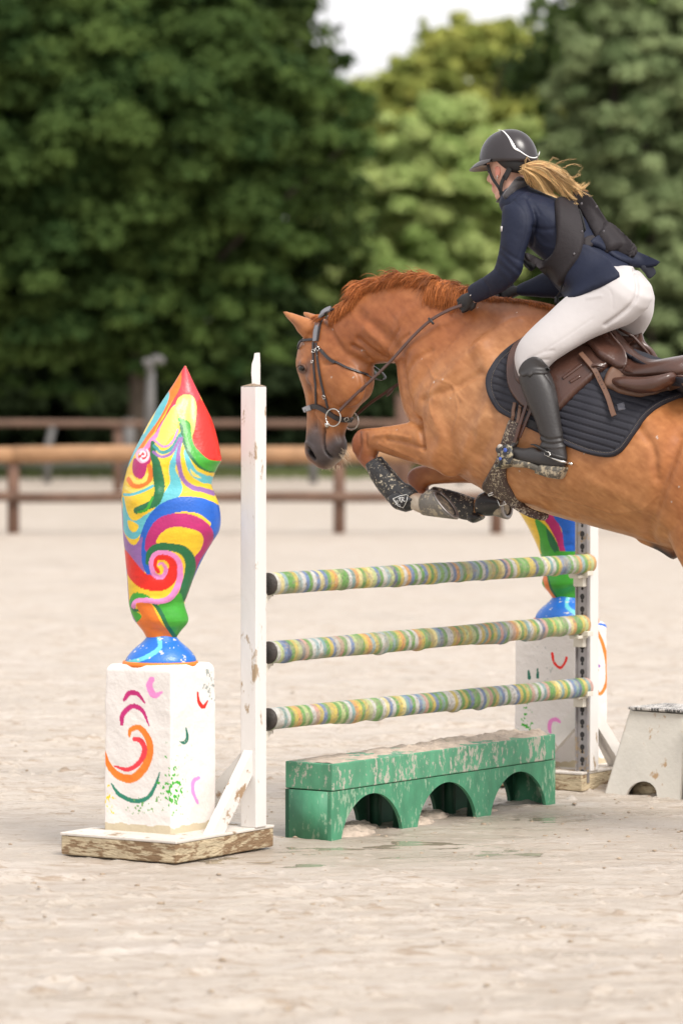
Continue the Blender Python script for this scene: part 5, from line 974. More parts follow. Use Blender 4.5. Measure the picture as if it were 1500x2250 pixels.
# ---- bridle
M_bl = mat('black_bridle_leather', (.030, .026, .028), .38, bump=.001, bscale=90, mud=.70, mscale=40); M_br = mat('brown_rein_leather', (.085, .040, .030), .45, vary=.2, vscale=20, mud=.70, mscale=40); M_pad = mat('grey_padding', (.20, .20, .22), .6); M_steelb = mat('bright_bit_steel', (.62, .60, .57), .22, metal=1.)
bridle = empty('bridle', HP(710, 850, 0), 'black leather bridle with ring bit and brown reins on the horse\'s head', 'bridle')
def both(m, v_, f_):
    m.add(v_, f_); m.add(mirror_v([tuple(p) for p in v_]), [tuple(q_[::-1]) for q_ in f_])
def bstrap(name, path, hw, mt, th=.005, off=.002, mir=True, wref=.08):
    p, n = drape(HB, path, off, 4, wref); v_, f_ = ribbon(p, n, hw, th); m = MB(); m.add(v_, f_)
    return (build_pair if mir else MB.build)(m, name, mt, bridle, smooth=True, sharp=40)
bstrap('headpiece', [(728, 678), (714, 684), (703, 696), (697, 714), (695, 735), (694, 750)], [.010] * 3 + [.016] * 60, M_bl) if False else None
bstrap('headpiece', [(727, 679), (712, 686), (701, 702), (696, 722), (694, 750)], .0145, M_pad, .008)
bstrap('headpiece_edge', [(735, 680), (718, 688), (707, 705), (703, 724), (699, 750)], .004, M_bl, .010)
bstrap('browband', [(657, 766), (660, 752), (672, 747), (694, 747)], .0065, M_bl, .008)
bstrap('noseband_strap', [(689, 752), (689, 785), (691, 816), (694, 851), (695, 889)], .0055, M_bl)
bstrap('cheekpiece', [(695, 754), (698, 788), (705, 833), (712, 866), (721, 896)], .0055, M_bl, .006)
bstrap('throatlatch', [(699, 762), (713, 778), (735, 795), (773, 813), (808, 824)], .0055, M_bl, .006)
bstrap('throatlatch_keeper', [(706, 770), (720, 786), (737, 797)], .0078, M_bl, .009)
bstrap('noseband', [(669, 902), (677, 897), (693, 892), (710, 899), (728, 911), (744, 920), (760, 922)], .0125, M_bl, .009)
bstrap('noseband_pad', [(668, 902), (674, 898), (684, 895)], .0135, mat('grey_nose_pad', (.25, .25, .26), .6), .010, mir=False)
bstrap('chin_strap', [(752, 921), (760, 922), (768, 922)], .012, M_bl, .008)
# throatlatch loop hanging free behind the jaw
m = MB(); L3 = [HP(x, y, w_) for x, y, w_ in ((806, 823, .07), (820, 830, .06), (838, 834, .03), (846, 828, -.01), (836, 815, -.05), (820, 803, -.07))]; v_, f_ = ribbon([Vector(p) for p in cr_interp(np.array([p[:] for p in L3]), 5)], [Vector((0, -.3, -1))] * 30, .006, .004); m.add(v_, f_); m.build('throatlatch_loop', M_bl, bridle)
def ring(name, c, r, t, mt, par, a1=None, a2=None, tr=.0032):
    a1 = a1 or F; a2 = a2 or UP; m = MB(); n = 30; P_ = [c + a1 * r * math.cos(2 * math.pi * i / n) + a2 * r * math.sin(2 * math.pi * i / n) for i in range(n + 1)]; m.tube(P_, tr, 8); return m.build(name, mt, par)
hp, hn = hit(HB, 732, 917, .07); rc = HP(732, 917.5, .078)
ring('bit_ring', rc, .041, .004, M_steelb, bridle, a1=(F * .97 + LT * .05)); rc2 = Vector(mirror_v([rc[:]])[0]); ring('bit_ring', HP(771, 925, -.075), .041, .004, M_steelb, bridle)
m = MB(); m.tube([HP(717, 931, .083), HP(719, 938, .06), HP(722, 938, .0), HP(723, 936, -.07)], [.008, .009, .007, .008], 10); m.build('mouthpiece', M_steelb, bridle)
def buckle(px, py, w_, h_, ang, par=bridle):
    p, n = hit(HB, px, py, .09); t = (HP(px + math.cos(ang), py + math.sin(ang), .1) - HP(px, py, .1)).normalized(); t = (t - n * t.dot(n)).normalized(); s = n.cross(t); m = MB(); p = p + n * .010; k = .0021
    q_ = [p + t * w_ + s * h_, p - t * w_ + s * h_, p - t * w_ - s * h_, p + t * w_ - s * h_, p + t * w_ + s * h_]
    m.tube(q_, k, 6); m.tube([p + s * h_, p - s * h_ * .0 - t * w_], k * .8, 6); m.build('buckle', M_steelb, par)
for b_ in ((700, 767, .010, .008, .8), (691, 772, .007, .009, 1.5), (688, 795, .006, .006, 1.5), (714, 871, .008, .008, 1.3), (759, 919, .009, .010, .1)): buckle(*b_)
# reins
def rein(name, pts, hw=.0085):
    a = cr_interp(np.array([HP(*p)[:] for p in pts]), 8); m = MB(); P_ = [Vector(p) for p in a]; v_, f_ = ribbon(P_, [(LT + UP * .55)] * len(P_), hw, .0045); m.add(v_, f_); return m.build(name, M_br, bridle, smooth=False)
rein('rein', [(746, 903, .088), (770, 878, .095), (798, 852, .11), (830, 822, .13), (862, 790, .15), (905, 742, .165), (945, 705, .17), (985, 682, .165), (1014, 671, .150)])
rein('rein', [(784, 911, -.085), (815, 885, -.10), (850, 861, -.11), (890, 833, -.13), (940, 790, -.16), (1010, 730, -.17), (1080, 680, -.16), (1118, 645, -.12)])
for px, py, w_ in ((798, 853, .115), (857, 862, -.108)):
    c = HP(px, py, w_); m = MB(); v_, f_ = ellipsoid(c + LT * .004, (F * .6 + UP * .9).normalized() * .010, LT * .007, (F * .75 - UP * .75).normalized() * .026 * -1, 16, 10); v_, f_ = ellipsoid(c + LT * .002, (F * .7 + UP * .7).normalized() * .008, LT * .009, (F * .7 - UP * .7).normalized() * .028, 16, 10); m.add(v_, f_); m.build('rein_stop', M_br, bridle)
m = MB(); pa = [HP(945, 704, .176), HP(949, 701, .176)]; m.tube([HP(941, 699, .178), HP(952, 712, .178)], .006, 8, .5, LT); m.build('rein_keeper', M_bl, bridle)

# ---- saddle cloth
M_cloth = mat('quilted_navy_cloth', (.014, .014, .022), .75, bump=.001, bscale=160, mud=.76, mscale=30)
PADP = [(1190, 722), (1150, 742), (1112, 768), (1084, 798), (1070, 835), (1074, 872), (1092, 901), (1122, 920), (1174, 947), (1240, 978), (1292, 998), (1338, 1005), (1366, 993), (1390, 962), (1420, 919), (1455, 893), (1500, 876), (1545, 868), (1545, 842), (1480, 832), (1420, 806), (1350, 766), (1290, 728), (1240, 700)]
def quilt(uv, bd):
    a = math.radians(16.5); s = (-(uv[:, 0]) * math.sin(a) + uv[:, 1] * math.cos(a)) / 15.0; r = np.abs(s - np.round(s)) * 2; g = 1 - np.clip(1 - r / .0001, 0, 1) * 0; line = np.exp(-((np.abs(s - np.floor(s) - .5) * 15) / 1.7) ** 2)
    e = np.where(bd < 13, 0, 1); pipe = np.exp(-((bd - 5) / 4.0) ** 2) * .006; return e * (-.0075 * line + .002) + pipe - .003 * np.exp(-((bd - 13) / 1.6) ** 2)
V_, F_, inf = patch(HB, PADP, .006, .012, 2.6, 10, quilt, .28)
pad_root = empty('saddle_cloth', HP(1300, 900, 0), 'quilted navy saddle cloth under the brown saddle', 'saddle cloth')
m = MB(); m.add(V_, F_); pad_o = m.build('near_panel', M_cloth, pad_root); m = MB(); m.add(mirror_v(V_), [f[::-1] for f in F_]); m.build('far_panel', M_cloth, pad_root); PB = BVHTree.FromPolygons([Vector(v) for v in V_], [tuple(f) for f in F_])
# stitched beads along the border
m = MB(); pp_ = cr_interp(np.array([(1150, 752), (1114, 776), (1091, 803), (1079, 836), (1083, 868), (1100, 894), (1127, 911), (1178, 938), (1243, 968), (1294, 988), (1334, 995), (1360, 984), (1382, 955), (1412, 912), (1448, 884), (1495, 867)], float), 12); L = np.concatenate([[0], np.cumsum(np.linalg.norm(np.diff(pp_, axis=0), axis=1))])
for s in np.arange(0, L[-1], 3.4):
    x, y = np.interp(s, L, pp_[:, 0]), np.interp(s, L, pp_[:, 1]); p, n = hit(PB, x, y, .3); v_, f_ = ellipsoid(p, F * .0022, UP * .0022, n * .0022, 6, 4); m.add(v_, f_)
m.build('piping', mat('bronze_piping', (.20, .16, .12), .4, metal=.4), pad_root)
m = MB(); V2_, F2_, _ = patch(PB, [(1354, 888), (1371, 884), (1374, 900), (1357, 903)], .003, .002, 3, 1, None, .3, 1); m.add(V2_, F2_); m.build('cloth_patch', mat('grey_patch', (.10, .10, .12), .5), pad_root)
for yy in ((1122, 919, 1172, 944),):
    pass
# ---- saddle
M_sad = mat('dark_brown_saddle_leather', (.070, .030, .020), .30, vary=.25, vscale=7, bump=.0012, bscale=120, coat=.2, mud=.74, mscale=24); M_sad2 = mat('tan_leather', (.14, .07, .042), .4, vary=.25, vscale=9)
saddle = empty('saddle', HP(1380, 800, 0), 'brown leather jumping saddle under the rider', 'saddle')
def sp_(name, poly, off, th, mt, step=4, smooth=8, fn=None, wref=.3, bvh=None, mir=True, curve=4):
    V_, F_, _ = patch(bvh or PB2, poly, off, th, step, smooth, fn, wref, curve); m = MB(); m.add(V_, F_)
    o = build_pair(m, name, mt, saddle) if mir else m.build(name, mt, saddle); return o, V_, F_
both_me = MB(); both_me.add([v.co[:] for v in hme.vertices], [tuple(p.vertices) for p in hme.polygons]); both_me.add(V_, F_); PB2 = BVHTree.FromPolygons([Vector(v) for v in both_me.v], both_me.f)
sp_('felt_panel', [(1325, 846), (1345, 858), (1361, 866), (1398, 874), (1430, 871), (1465, 862), (1495, 850), (1515, 842), (1470, 834), (1400, 818), (1345, 806)], .006, .014, M_sad2, 4)
_, Vf, Ff = sp_('flap', [(1178, 731), (1150, 742), (1132, 756), (1120, 780), (1115, 805), (1116, 835), (1124, 862), (1143, 888), (1174, 916), (1202, 924), (1228, 906), (1250, 884), (1272, 862), (1313, 826), (1345, 800), (1350, 765), (1322, 728), (1260, 705), (1210, 715)], .008, .016, M_sad, 4, 12, lambda uv, bd: .004 * np.exp(-((bd - 7) / 3) ** 2))
FB = BVHTree.FromPolygons([Vector(v) for v in Vf], [tuple(f) for f in Ff])
_, Vk, Fk = sp_('knee_roll', [(1176, 738), (1155, 748), (1142, 762), (1132, 790), (1130, 815), (1136, 838), (1150, 846), (1158, 820), (1160, 790), (1172, 765)], .004, .020, M_sad, 4, 5, None, .32, FB)
m = MB(); m.loft([(HP(x, y, w_), a * h, b * g, 2.1, 0) for (x, y, w_, a, h, b, g) in [(1352, 838, .225, UP, .018, LT, .03), (1375, 842, .235, UP, .030, LT, .05), (1410, 846, .235, UP, .036, LT, .055), (1445, 842, .225, UP, .036, LT, .055), (1472, 832, .205, UP, .028, LT, .04)]], seg=24, cap=(.8, .8)); build_pair(m, 'rear_panel', M_sad, saddle)
SEAT = [(1326, 716, 1318, 790, 0, .10, 2.2, .0), (1344, 722, 1344, 812, 0, .125, 2.2, -.3), (1368, 752, 1366, 826, 0, .135, 2.2, -.3), (1392, 776, 1390, 832, 0, .145, 2.3, -.25), (1420, 788, 1422, 838, 0, .165, 2.4, -.2), (1455, 789, 1460, 838, 0, .185, 2.5, -.15), (1500, 782, 1500, 838, 0, .195, 2.5, -.1), (1540, 776, 1534, 842, 0, .17, 2.3, -.1), (1562, 786, 1556, 838, 0, .10, 2.2, 0)]
m = MB(); m.loft([pr(*r) for r in SEAT], seg=40, sub=6, cap=(.4, .4)); m.build('seat', M_sad, saddle)
m = MB(); m.tube([HP(x, y, w_) for x, y, w_ in ((1334, 722, .05), (1349, 738, .085), (1362, 770, .12), (1372, 800, .15), (1368, 815, .16))], [.006, .008, .008, .007, .004], 8); build_pair(m, 'seat_welt', M_sad, saddle)
m = MB(); m.tube([HP(x, y, .17) for x, y in ((1372, 814), (1400, 821), (1440, 824), (1480, 826), (1510, 828))], .007, 8); build_pair(m, 'seat_edge', M_sad, saddle)
sp_('skirt', [(1262, 745), (1290, 762), (1310, 784), (1330, 800), (1362, 812), (1372, 800), (1362, 765), (1335, 728), (1300, 720)], .016, .018, M_sad, 4, 10, lambda uv, bd: .003 * np.exp(-((bd - 6) / 3) ** 2), .3, FB)
for pts in (((1235, 832), (1262, 812), (1278, 800)), ((1251, 840), (1262, 833), (1274, 826))):
    p, n = drape(FB, pts, .001, 3, .3); m = MB(); m.tube(p, .0085, 10, .6, n); m.build('flap_keeper', M_sad, saddle)
# stirrup leather end, hanging over the cloth
SK = BVHTree.FromPolygons([Vector(v) for v in both_me.v] + [Vector(v) for v in Vf], both_me.f + [tuple(i + len(both_me.v) for i in f) for f in Ff])
def sstrap(name, path, hw, th, off, mt, wref=.3):
    p, n = drape(SK, path, off, 4, wref); v_, f_ = ribbon(p, n, hw, th); m = MB(); m.add(v_, f_); return m.build(name, mt, saddle, smooth=False)
LP_, LN_ = drape(SK, [(1276, 782), (1310, 822), (1330, 862), (1351, 918)], .02, 5, .3)
for _ in range(6): LP_ = [LP_[0]] + [(LP_[i - 1] + LP_[i] + LP_[i + 1]) / 3 for i in range(1, len(LP_) - 1)] + [LP_[-1]]; LN_ = [LN_[0]] + [(LN_[i - 1] + LN_[i] + LN_[i + 1]).normalized() for i in range(1, len(LN_) - 1)] + [LN_[-1]]
v_, f_ = ribbon(LP_, LN_, .012, .005); m = MB(); m.add(v_, f_); m.build('stirrup_leather', M_sad2, saddle, smooth=False); sstrap('leather_keeper', [(1302, 812), (1322, 806)], .008, .012, .018, M_sad)
for k in range(6):
    j = 8 + 2 * k; p, n = LP_[j] + LN_[j] * .0055, LN_[j]; m = MB(); v_, f_ = ellipsoid(p, F * .0028, UP * .0028, n * .001, 8, 4); m.add(v_, f_); m.build('strap_hole', M_dark, saddle)
# girth with studguard
M_girth = mat('muddy_brown_girth', (.055, .032, .026), .5, mud=.545, mscale=110, mudcol=(.40, .34, .25), bump=.002, bscale=60)
gp = [(1124, 920), (1148, 930), (1140, 968), (1128, 1000), (1114, 1030), (1118, 1060), (1140, 1095), (1168, 1118), (1204, 1130), (1196, 1140), (1164, 1132), (1132, 1114), (1100, 1094), (1068, 1078), (1061, 1064), (1074, 1040), (1092, 1008), (1102, 975), (1112, 945)]
V_, F_, _ = patch(HB, gp, .006, .014, 4, 6, lambda uv, bd: .003 * np.exp(-((bd - 5) / 3) ** 2), .22, 3); m = MB(); m.add(V_, F_); build_pair(m, 'girth', M_girth, saddle)
for a, b_ in (((1133, 886), (1128, 925)), ((1146, 890), (1141, 928))):
    sstrap('girth_strap', [a, ((a[0] + b_[0]) / 2, (a[1] + b_[1]) / 2), b_], .009, .005, .012, M_sad2)
sstrap('cloth_girth_loop', [(1126, 908), (1150, 922), (1180, 936)], .018, .004, .010, mat('black_webbing', (.015, .015, .018), .7))
m = MB(); GB = BVHTree.FromPolygons([Vector(v) for v in V_], [tuple(f) for f in F_])
for pts in (((1072, 1086), (1082, 1082), (1084, 1086), (1074, 1090), (1072, 1086)), ((1092, 1098), (1098, 1112), (1112, 1108), (1106, 1100)), ((1118, 960), (1124, 957), (1127, 966), (1122, 974)), ((1114, 966), (1118, 976))):
    m = MB(); m.tube([HP(x, y, .22) for x, y in pts], .0028, 6); m.build('girth_buckle', M_steelb, saddle)
m = MB(); m.loft([pr(1066, 1120, 1070, 1080, .14, .02), pr(1090, 1130, 1096, 1084, .14, .024), pr(1124, 1128, 1128, 1098, .13, .02)], seg=20) if False else None
# ================================================================== RIDER
person = empty('person', HP(1330, 1000, 0), 'rider in white helmet-striped black helmet, navy jacket and white breeches leaning forward over the horse', 'person')
person['label'] = 'rider in black helmet, navy jacket and white breeches leaning forward in the saddle'
M_skin = mat('skin', (.62, .36, .26), .5, sss=.05, vary=.06); M_jacket = mat('navy_jacket', (.009, .013, .032), .66, bump=.0018, bscale=45, spec=.3, vary=.12, vscale=10)
M_vest = mat('charcoal_vest', (.022, .018, .020), .72, bump=.002, bscale=60, spec=.3, vary=.12, vscale=12); M_brch = mat('white_breeches', (.49, .46, .455), .62, bump=.0012, bscale=30, sheen=.2, vary=.03)
M_lboot = mat('black_riding_boot', (.028, .025, .025), .46, bump=.0012, bscale=70, mud=.72, mscale=34); M_muddy = mat('mud_caked_sole', (.09, .08, .065), .75, mud=.50, mscale=30, mudcol=(.36, .30, .21), bump=.006, bscale=50)
M_glove = mat('black_glove', (.020, .020, .022), .6, bump=.001, bscale=80); M_helm = mat('glossy_helmet_shell', (.030, .025, .027), .26, spec=.45); M_helm2 = mat('matte_helmet_liner', (.012, .012, .013), .6); M_silver = mat('white_helmet_trim', (.80, .80, .80), .25)
def T(*r): return pr(*r)
TORSO = [(1398, 612, 1278, 660, .0, .135, 2.2), (1385, 582, 1240, 636, .0, .142, 2.2), (1346, 552, 1222, 606, .0, .128, 2.2), (1310, 510, 1190, 573, .0, .140, 2.2, .1), (1275, 462, 1148, 538, .0, .170, 2.3, .1), (1232, 428, 1122, 500, .0, .180, 2.3, .1), (1192, 410, 1106, 470, .0, .165, 2.2), (1165, 402, 1103, 445, .0, .10, 2), (1150, 398, 1104, 432, .0, .062, 2)]
ARM_N = [(1160, 420, 1118, 470, .13, .055), (1172, 455, 1104, 452, .175, .060), (1172, 492, 1100, 478, .205, .054), (1162, 530, 1099, 515, .22, .050), (1152, 562, 1096, 545, .225, .046), (1148, 596, 1090, 572, .22, .047), (1132, 620, 1084, 590, .21, .044), (1106, 640, 1070, 602, .19, .042), (1080, 652, 1052, 614, .165, .038), (1056, 662, 1036, 624, .14, .032), (1046, 666, 1028, 632, .13, .028)]
ARM_F = [(1240, 470, 1190, 520, -.15, .055), (1262, 520, 1200, 540, -.19, .055), (1262, 565, 1208, 572, -.2, .05), (1252, 612, 1210, 592, -.2, .046), (1236, 652, 1190, 600, -.19, .044), (1200, 655, 1168, 612, -.17, .040), (1165, 652, 1145, 622, -.15, .032), (1142, 650, 1132, 630, -.14, .028)]
def prs(L, sc=1.): 
    out = []
    for r in L:
        q_ = pr(*r); out.append((q_[0], q_[1] * sc, q_[2] * sc) + tuple(q_[3:]))
    return out
# body under the clothes: one continuous surface with head, neck, limbs and hands
pb = MB(); pb.loft(prs(TORSO, .9), seg=32); pb.loft(prs(ARM_N, .85), seg=20); pb.loft(prs(ARM_F, .85), seg=20)
HEAD = [(1086, 432, 1140, 425, .0, .040), (1090, 420, 1146, 405, .0, .052), (1082, 408, 1150, 388, .0, .064), (1074, 390, 1152, 366, .0, .074), (1070, 372, 1154, 350, .0, .078), (1068, 352, 1152, 332, .0, .078), (1074, 330, 1146, 318, .0, .070)]
NECK = [(1098, 398, 1148, 385, .0, .056), (1100, 415, 1150, 396, .0, .056), (1106, 440, 1158, 408, .0, .062), (1120, 470, 1180, 430, .0, .08)]
pb.loft(prs(HEAD), seg=28, cap=(.7, .8)); pb.loft(prs(NECK), seg=24)
hf = (HP(1070, 390) - HP(1110, 380)).normalized()
for (px, py, w_, a, b_, c_) in ((1075, 392, 0, .016, .012, .020), (1094, 427, 0, .014, .021, .013), (1090, 414, 0, .020, .030, .026), (1084, 396, .034, .022, .020, .022), (1084, 396, -.034, .022, .020, .022)):
    v_, f_ = ellipsoid(HP(px, py, w_), hf * a, LT * b_, UP * c_, 16, 10); pb.add(v_, f_)
# legs
TH_N = [(1320, 590, 1420, 680, .085, .11, 2.2), (1282, 620, 1385, 712, .11, .108, 2.2), (1240, 652, 1345, 728, .15, .098, 2.1), (1205, 684, 1300, 746, .20, .088, 2), (1170, 715, 1262, 768, .245, .080, 2), (1143, 745, 1230, 788, .275, .072, 2), (1130, 776, 1208, 806, .29, .064, 2), (1132, 806, 1200, 826, .30, .058, 2), (1144, 840, 1205, 850, .30, .05, 2)]
TH_F = [(1330, 590, 1434, 660, -.085, .108, 2.2), (1325, 640, 1430, 700, -.11, .10, 2.2), (1310, 690, 1408, 742, -.16, .09, 2), (1290, 728, 1380, 776, -.22, .08), (1262, 765, 1345, 806, -.27, .07), (1245, 800, 1320, 835, -.29, .06), (1250, 850, 1312, 868, -.3, .052)]
SH_N = [(1146, 850, 1214, 850, .315, .052), (1156, 885, 1224, 885, .32, .052), (1172, 925, 1228, 922, .325, .045), (1186, 962, 1234, 960, .33, .036), (1192, 985, 1240, 985, .33, .034)]
SH_F = [(1255, 860, 1315, 865, -.3, .05), (1270, 905, 1325, 905, -.3, .05), (1290, 950, 1330, 950, -.3, .04), (1300, 985, 1335, 985, -.3, .034)]
pb.loft(prs(TH_N, .8), seg=24); pb.loft(prs(TH_F, .8), seg=24); pb.loft(prs(SH_N, .8), seg=20); pb.loft(prs(SH_F, .8), seg=20)
pb.loft([(HP(1214, 990, .33), F * .035, LT * .035, 2), (HP(1190, 1010, .33), F * .02 + UP * .035, LT * .036, 2), (HP(1150, 1002, .33), UP * .030, LT * .038, 2), (HP(1112, 990, .33), UP * .022, LT * .034, 2)], seg=16)
pb.loft([(HP(1318, 990, -.3), F * .035, LT * .035, 2), (HP(1290, 1010, -.3), F * .02 + UP * .035, LT * .036, 2), (HP(1250, 1002, -.3), UP * .030, LT * .038, 2), (HP(1215, 995, -.3), UP * .022, LT * .034, 2)], seg=16)
def hand(mb, wr, d, up, nout, sc=1., rs=1.):
    """closed hand gripping a rein: palm plus four bent fingers and a thumb"""
    d = d.normalized(); n = (nout - d * nout.dot(d)).normalized(); s = d.cross(n)
    mb.loft([(wr, s * .022 * sc * rs, n * .028 * sc * rs, 2), (wr + d * .03 * sc, s * .028 * sc * rs, n * .030 * sc * rs, 2.2), (wr + d * .075 * sc, s * .040 * sc * rs, n * .020 * sc * rs, 2.3), (wr + d * .09 * sc, s * .038 * sc * rs, n * .018 * sc * rs, 2.3)], seg=16)
    for k, (o, l, r) in enumerate(((-.030, .9, .0085), (-.010, 1., .0092), (.010, .95, .009), (.028, .78, .0078))):
        r = r * rs; b_ = wr + d * .086 * sc + s * o * sc; p1 = b_ + d * .030 * l * sc + n * .006; p2 = p1 + d * .006 * sc - n * .026 * l * sc; p3 = p2 - d * .022 * l * sc - n * .008 * sc
        v_, f_ = tube([b_ - d * .01, b_ + d * .012 + n * .004, p1, (p1 + p2) / 2 + d * .004, p2, p3], [r * 1.05 * sc, r * 1.08 * sc, r * sc, r * .97 * sc, r * .92 * sc, r * .75 * sc], 10); mb.add(v_, f_)
    b_ = wr + d * .03 * sc + s * -.030 * sc; v_, f_ = tube([b_, b_ + d * .022 - s * .012 * sc - n * .006, b_ + d * .048 * sc - s * .010 * sc - n * .016, b_ + d * .066 * sc - n * .022], [.011 * sc * rs, .011 * sc * rs, .0098 * sc * rs, .0075 * sc * rs], 10); mb.add(v_, f_)
wrn = HP(1042, 648, .128); dn_ = HP(1016, 668, .118) - wrn; wrf = HP(1137, 639, -.14); df_ = HP(1112, 644, -.12) - wrf
hnd = MB(); hand(hnd, wrn - dn_.normalized() * .012, dn_, UP, LT, .95, .72); hand(hnd, wrf - df_.normalized() * .012, df_, UP, -LT, .95, .72); pb.v += []; pb.add(hnd.v, hnd.f)
pme = remesh(pb, .006, 4, .5); cc = np.tile(np.array([.60, .34, .25]), (len(pme.vertices), 1)); v = co(pme); pq = proj(v)
red = np.exp(-(((pq[:, 0] - 1091) / 6) ** 2 + ((pq[:, 1] - 372) / 9) ** 2)); cc = cc * (1 - .0 * red[:, None]); lips = np.exp(-(((pq[:, 0] - 1082) / 4) ** 2 + ((pq[:, 1] - 408) / 5) ** 2)); cc = cc * (1 - lips[:, None] * [.1, .45, .35]); setcol(pme, cc)
M_skin2 = mat('fair_skin', (.6, .34, .25), .5, attr=True, sss=.0, vary=.06, vscale=30)
link('body', pme, M_skin2, person)
for s in (1, -1):                                 # ears, eyes, brows
    m = MB(); c = HP(1091, 378, .074) if s > 0 else Vector(mirror_v([HP(1091, 378, .074)[:]])[0]); m.tube([c + F * .010 + UP * .018, c + UP * .022 - F * .004, c - F * .012 + UP * .018, c - F * .012 - UP * .004, c - F * .004 - UP * .022, c + F * .006 - UP * .014], [.004, .006, .007, .006, .0055, .003], 8); v_, f_ = ellipsoid(c - F * .004, F * .014, LT * .004, UP * .024, 14, 8); m.add(v_, f_); m.build('ear', mat('ear_skin', (.66, .27, .20), .5), person)
    e = HP(1076, 378, .03) if s > 0 else Vector(mirror_v([HP(1076, 378, .03)[:]])[0]); m = MB(); v_, f_ = ellipsoid(e, F * .012, LT * .013, UP * .008, 12, 8); m.add(v_, f_); m.build('eye', M_black, person)
m = MB(); c = HP(1092, 389, .082)
for k in range(3): v_, f_ = ellipsoid(c + UP * (.006 - .006 * k) + F * .001 * k, F * .003, LT * .002, UP * .003, 8, 6); m.add(v_, f_)
m.build('earring', M_steelb, person)
# gloves: same hands a little thicker
gb = MB(); hand(gb, wrn - dn_.normalized() * .012, dn_, UP, LT, .95); gm = remesh(gb, .0035, 3, .4); link('glove', gm, M_glove, person); gb = MB(); hand(gb, wrf - df_.normalized() * .012, df_, UP, -LT, .95); gm = remesh(gb, .0035, 3, .4); link('glove', gm, M_glove, person)
m = MB(); v_, f_ = ellipsoid(HP(1033, 649, .165), F * .004, LT * .003, UP * .004, 8, 6); m.add(v_, f_); m.build('glove_stud', M_steelb, person)
# jacket
jb = MB(); jb.loft(prs(TORSO), seg=36, cap=(.1, .1)); jb.loft(prs(ARM_N), seg=24, cap=(.6, .1)); jb.loft(prs(ARM_F), seg=24, cap=(.6, .1)); jme = remesh(jb, .0055, 5, .5)
v = co(jme); nr = no(jme); q = proj(v); dz = (fbm(v, 12, 3, 6) - .5) * .006
for path, wd, amt in (([(1100, 560), (1130, 590), (1150, 600)], 6, -.005), ([(1094, 578), (1118, 600), (1135, 618)], 6, -.004), ([(1088, 592), (1105, 612), (1118, 632)], 5, -.003), ([(1098, 545), (1128, 566), (1155, 578)], 4, -.004), ([(1060, 616), (1072, 634), (1076, 650)], 3.5, -.004), ([(1160, 440), (1175, 480), (1168, 540)], 4, -.006), ([(1145, 432), (1170, 445), (1185, 470)], 3, -.003), ([(1128, 440), (1152, 470), (1150, 520), (1130, 590)], 1.6, -.003), ([(1175, 520), (1195, 540), (1222, 545)], 5, .004), ([(1170, 500), (1200, 505), (1230, 500)], 5, -.004)):
    d, _ = segdist(q, cr_interp(np.array(path, float), 5)); dz += amt * np.exp(-(d / wd) ** 2) * (nr[:, 1] < .1)
v += nr * dz[:, None]; setco(jme, v); link('jacket', jme, M_jacket, person); JB = bvh_of(jme)
def fold(name, poly, off, th, mt, bvh, step=4, smooth=6, fn=None, wref=.15, curve=3):
    V_, F_, _ = patch(bvh, poly, off, th, step, smooth, fn, wref, curve); m = MB(); m.add(V_, F_); return m.build(name, mt, person), V_, F_
# breeches
bb = MB(); bb.loft(prs(TH_N), seg=32, cap=(.8, .3)); bb.loft(prs(TH_F), seg=32, cap=(.8, .3)); bb.loft([pr(1400, 592, 1290, 640, .0, .135, 2.2), pr(1418, 630, 1270, 690, .0, .14, 2.1), pr(1405, 668, 1300, 712, .0, .12, 2)], seg=32); bme = remesh(bb, .0065, 8, .5)
v = co(bme); nr = no(bme); q = proj(v); dz = (fbm(v, 8, 3, 2) - .5) * .004
for path, wd, amt in (([(1394, 592), (1400, 625), (1397, 652), (1382, 674), (1358, 694), (1330, 714)], 4.5, -.014), ([(1262, 648), (1300, 640), (1335, 620)], 4, -.004), ([(1290, 655), (1320, 650)], 3, .003), ([(1160, 790), (1190, 775), (1215, 770)], 3, -.003), ([(1150, 800), (1180, 792), (1205, 790)], 3, -.003), ([(1300, 610), (1340, 640), (1345, 680)], 2, -.0015), ([(1195, 770), (1250, 735), (1300, 700)], 2, -.002)):
    d, _ = segdist(q, cr_interp(np.array(path, float), 5)); dz += amt * np.exp(-(d / wd) ** 2) * (nr[:, 1] < .2)
v += nr * dz[:, None]; setco(bme, v); link('breeches', bme, M_brch, person); BB = bvh_of(bme)
allb = BVHTree.FromPolygons([v_.co.copy() for v_ in jme.vertices] + [v_.co.copy() for v_ in bme.vertices], [tuple(p.vertices) for p in jme.polygons] + [tuple(i + len(jme.vertices) for i in p.vertices) for p in bme.polygons])
fold('jacket_skirt', [(1196, 585), (1215, 620), (1235, 645), (1250, 661), (1290, 646), (1330, 628), (1361, 611), (1349, 592), (1339, 577), (1310, 556), (1285, 540), (1240, 545)], .012, .008, M_jacket, allb, 4, 12, None, .12)
fold('jacket_tail', [(1290, 540), (1316, 552), (1346, 572), (1375, 585), (1400, 590), (1428, 588), (1441, 584), (1420, 574), (1394, 562), (1360, 536), (1320, 520)], .022, .008, M_jacket, allb, 4, 12, None, -.1)
fold('jacket_tail_lining', [(1398, 580), (1414, 600), (1424, 614), (1434, 604), (1428, 590), (1412, 580)], .014, .006, mat('dark_lining', (.012, .014, .025), .7), allb, 4, 8, None, -.12)
fold('jacket_collar', [(1108, 432), (1122, 412), (1136, 394), (1150, 398), (1160, 408), (1138, 418), (1122, 430), (1112, 440)], .010, .010, mat('black_collar', (.03, .026, .028), .8, sheen=.3), allb, 3, 4, None, .08)
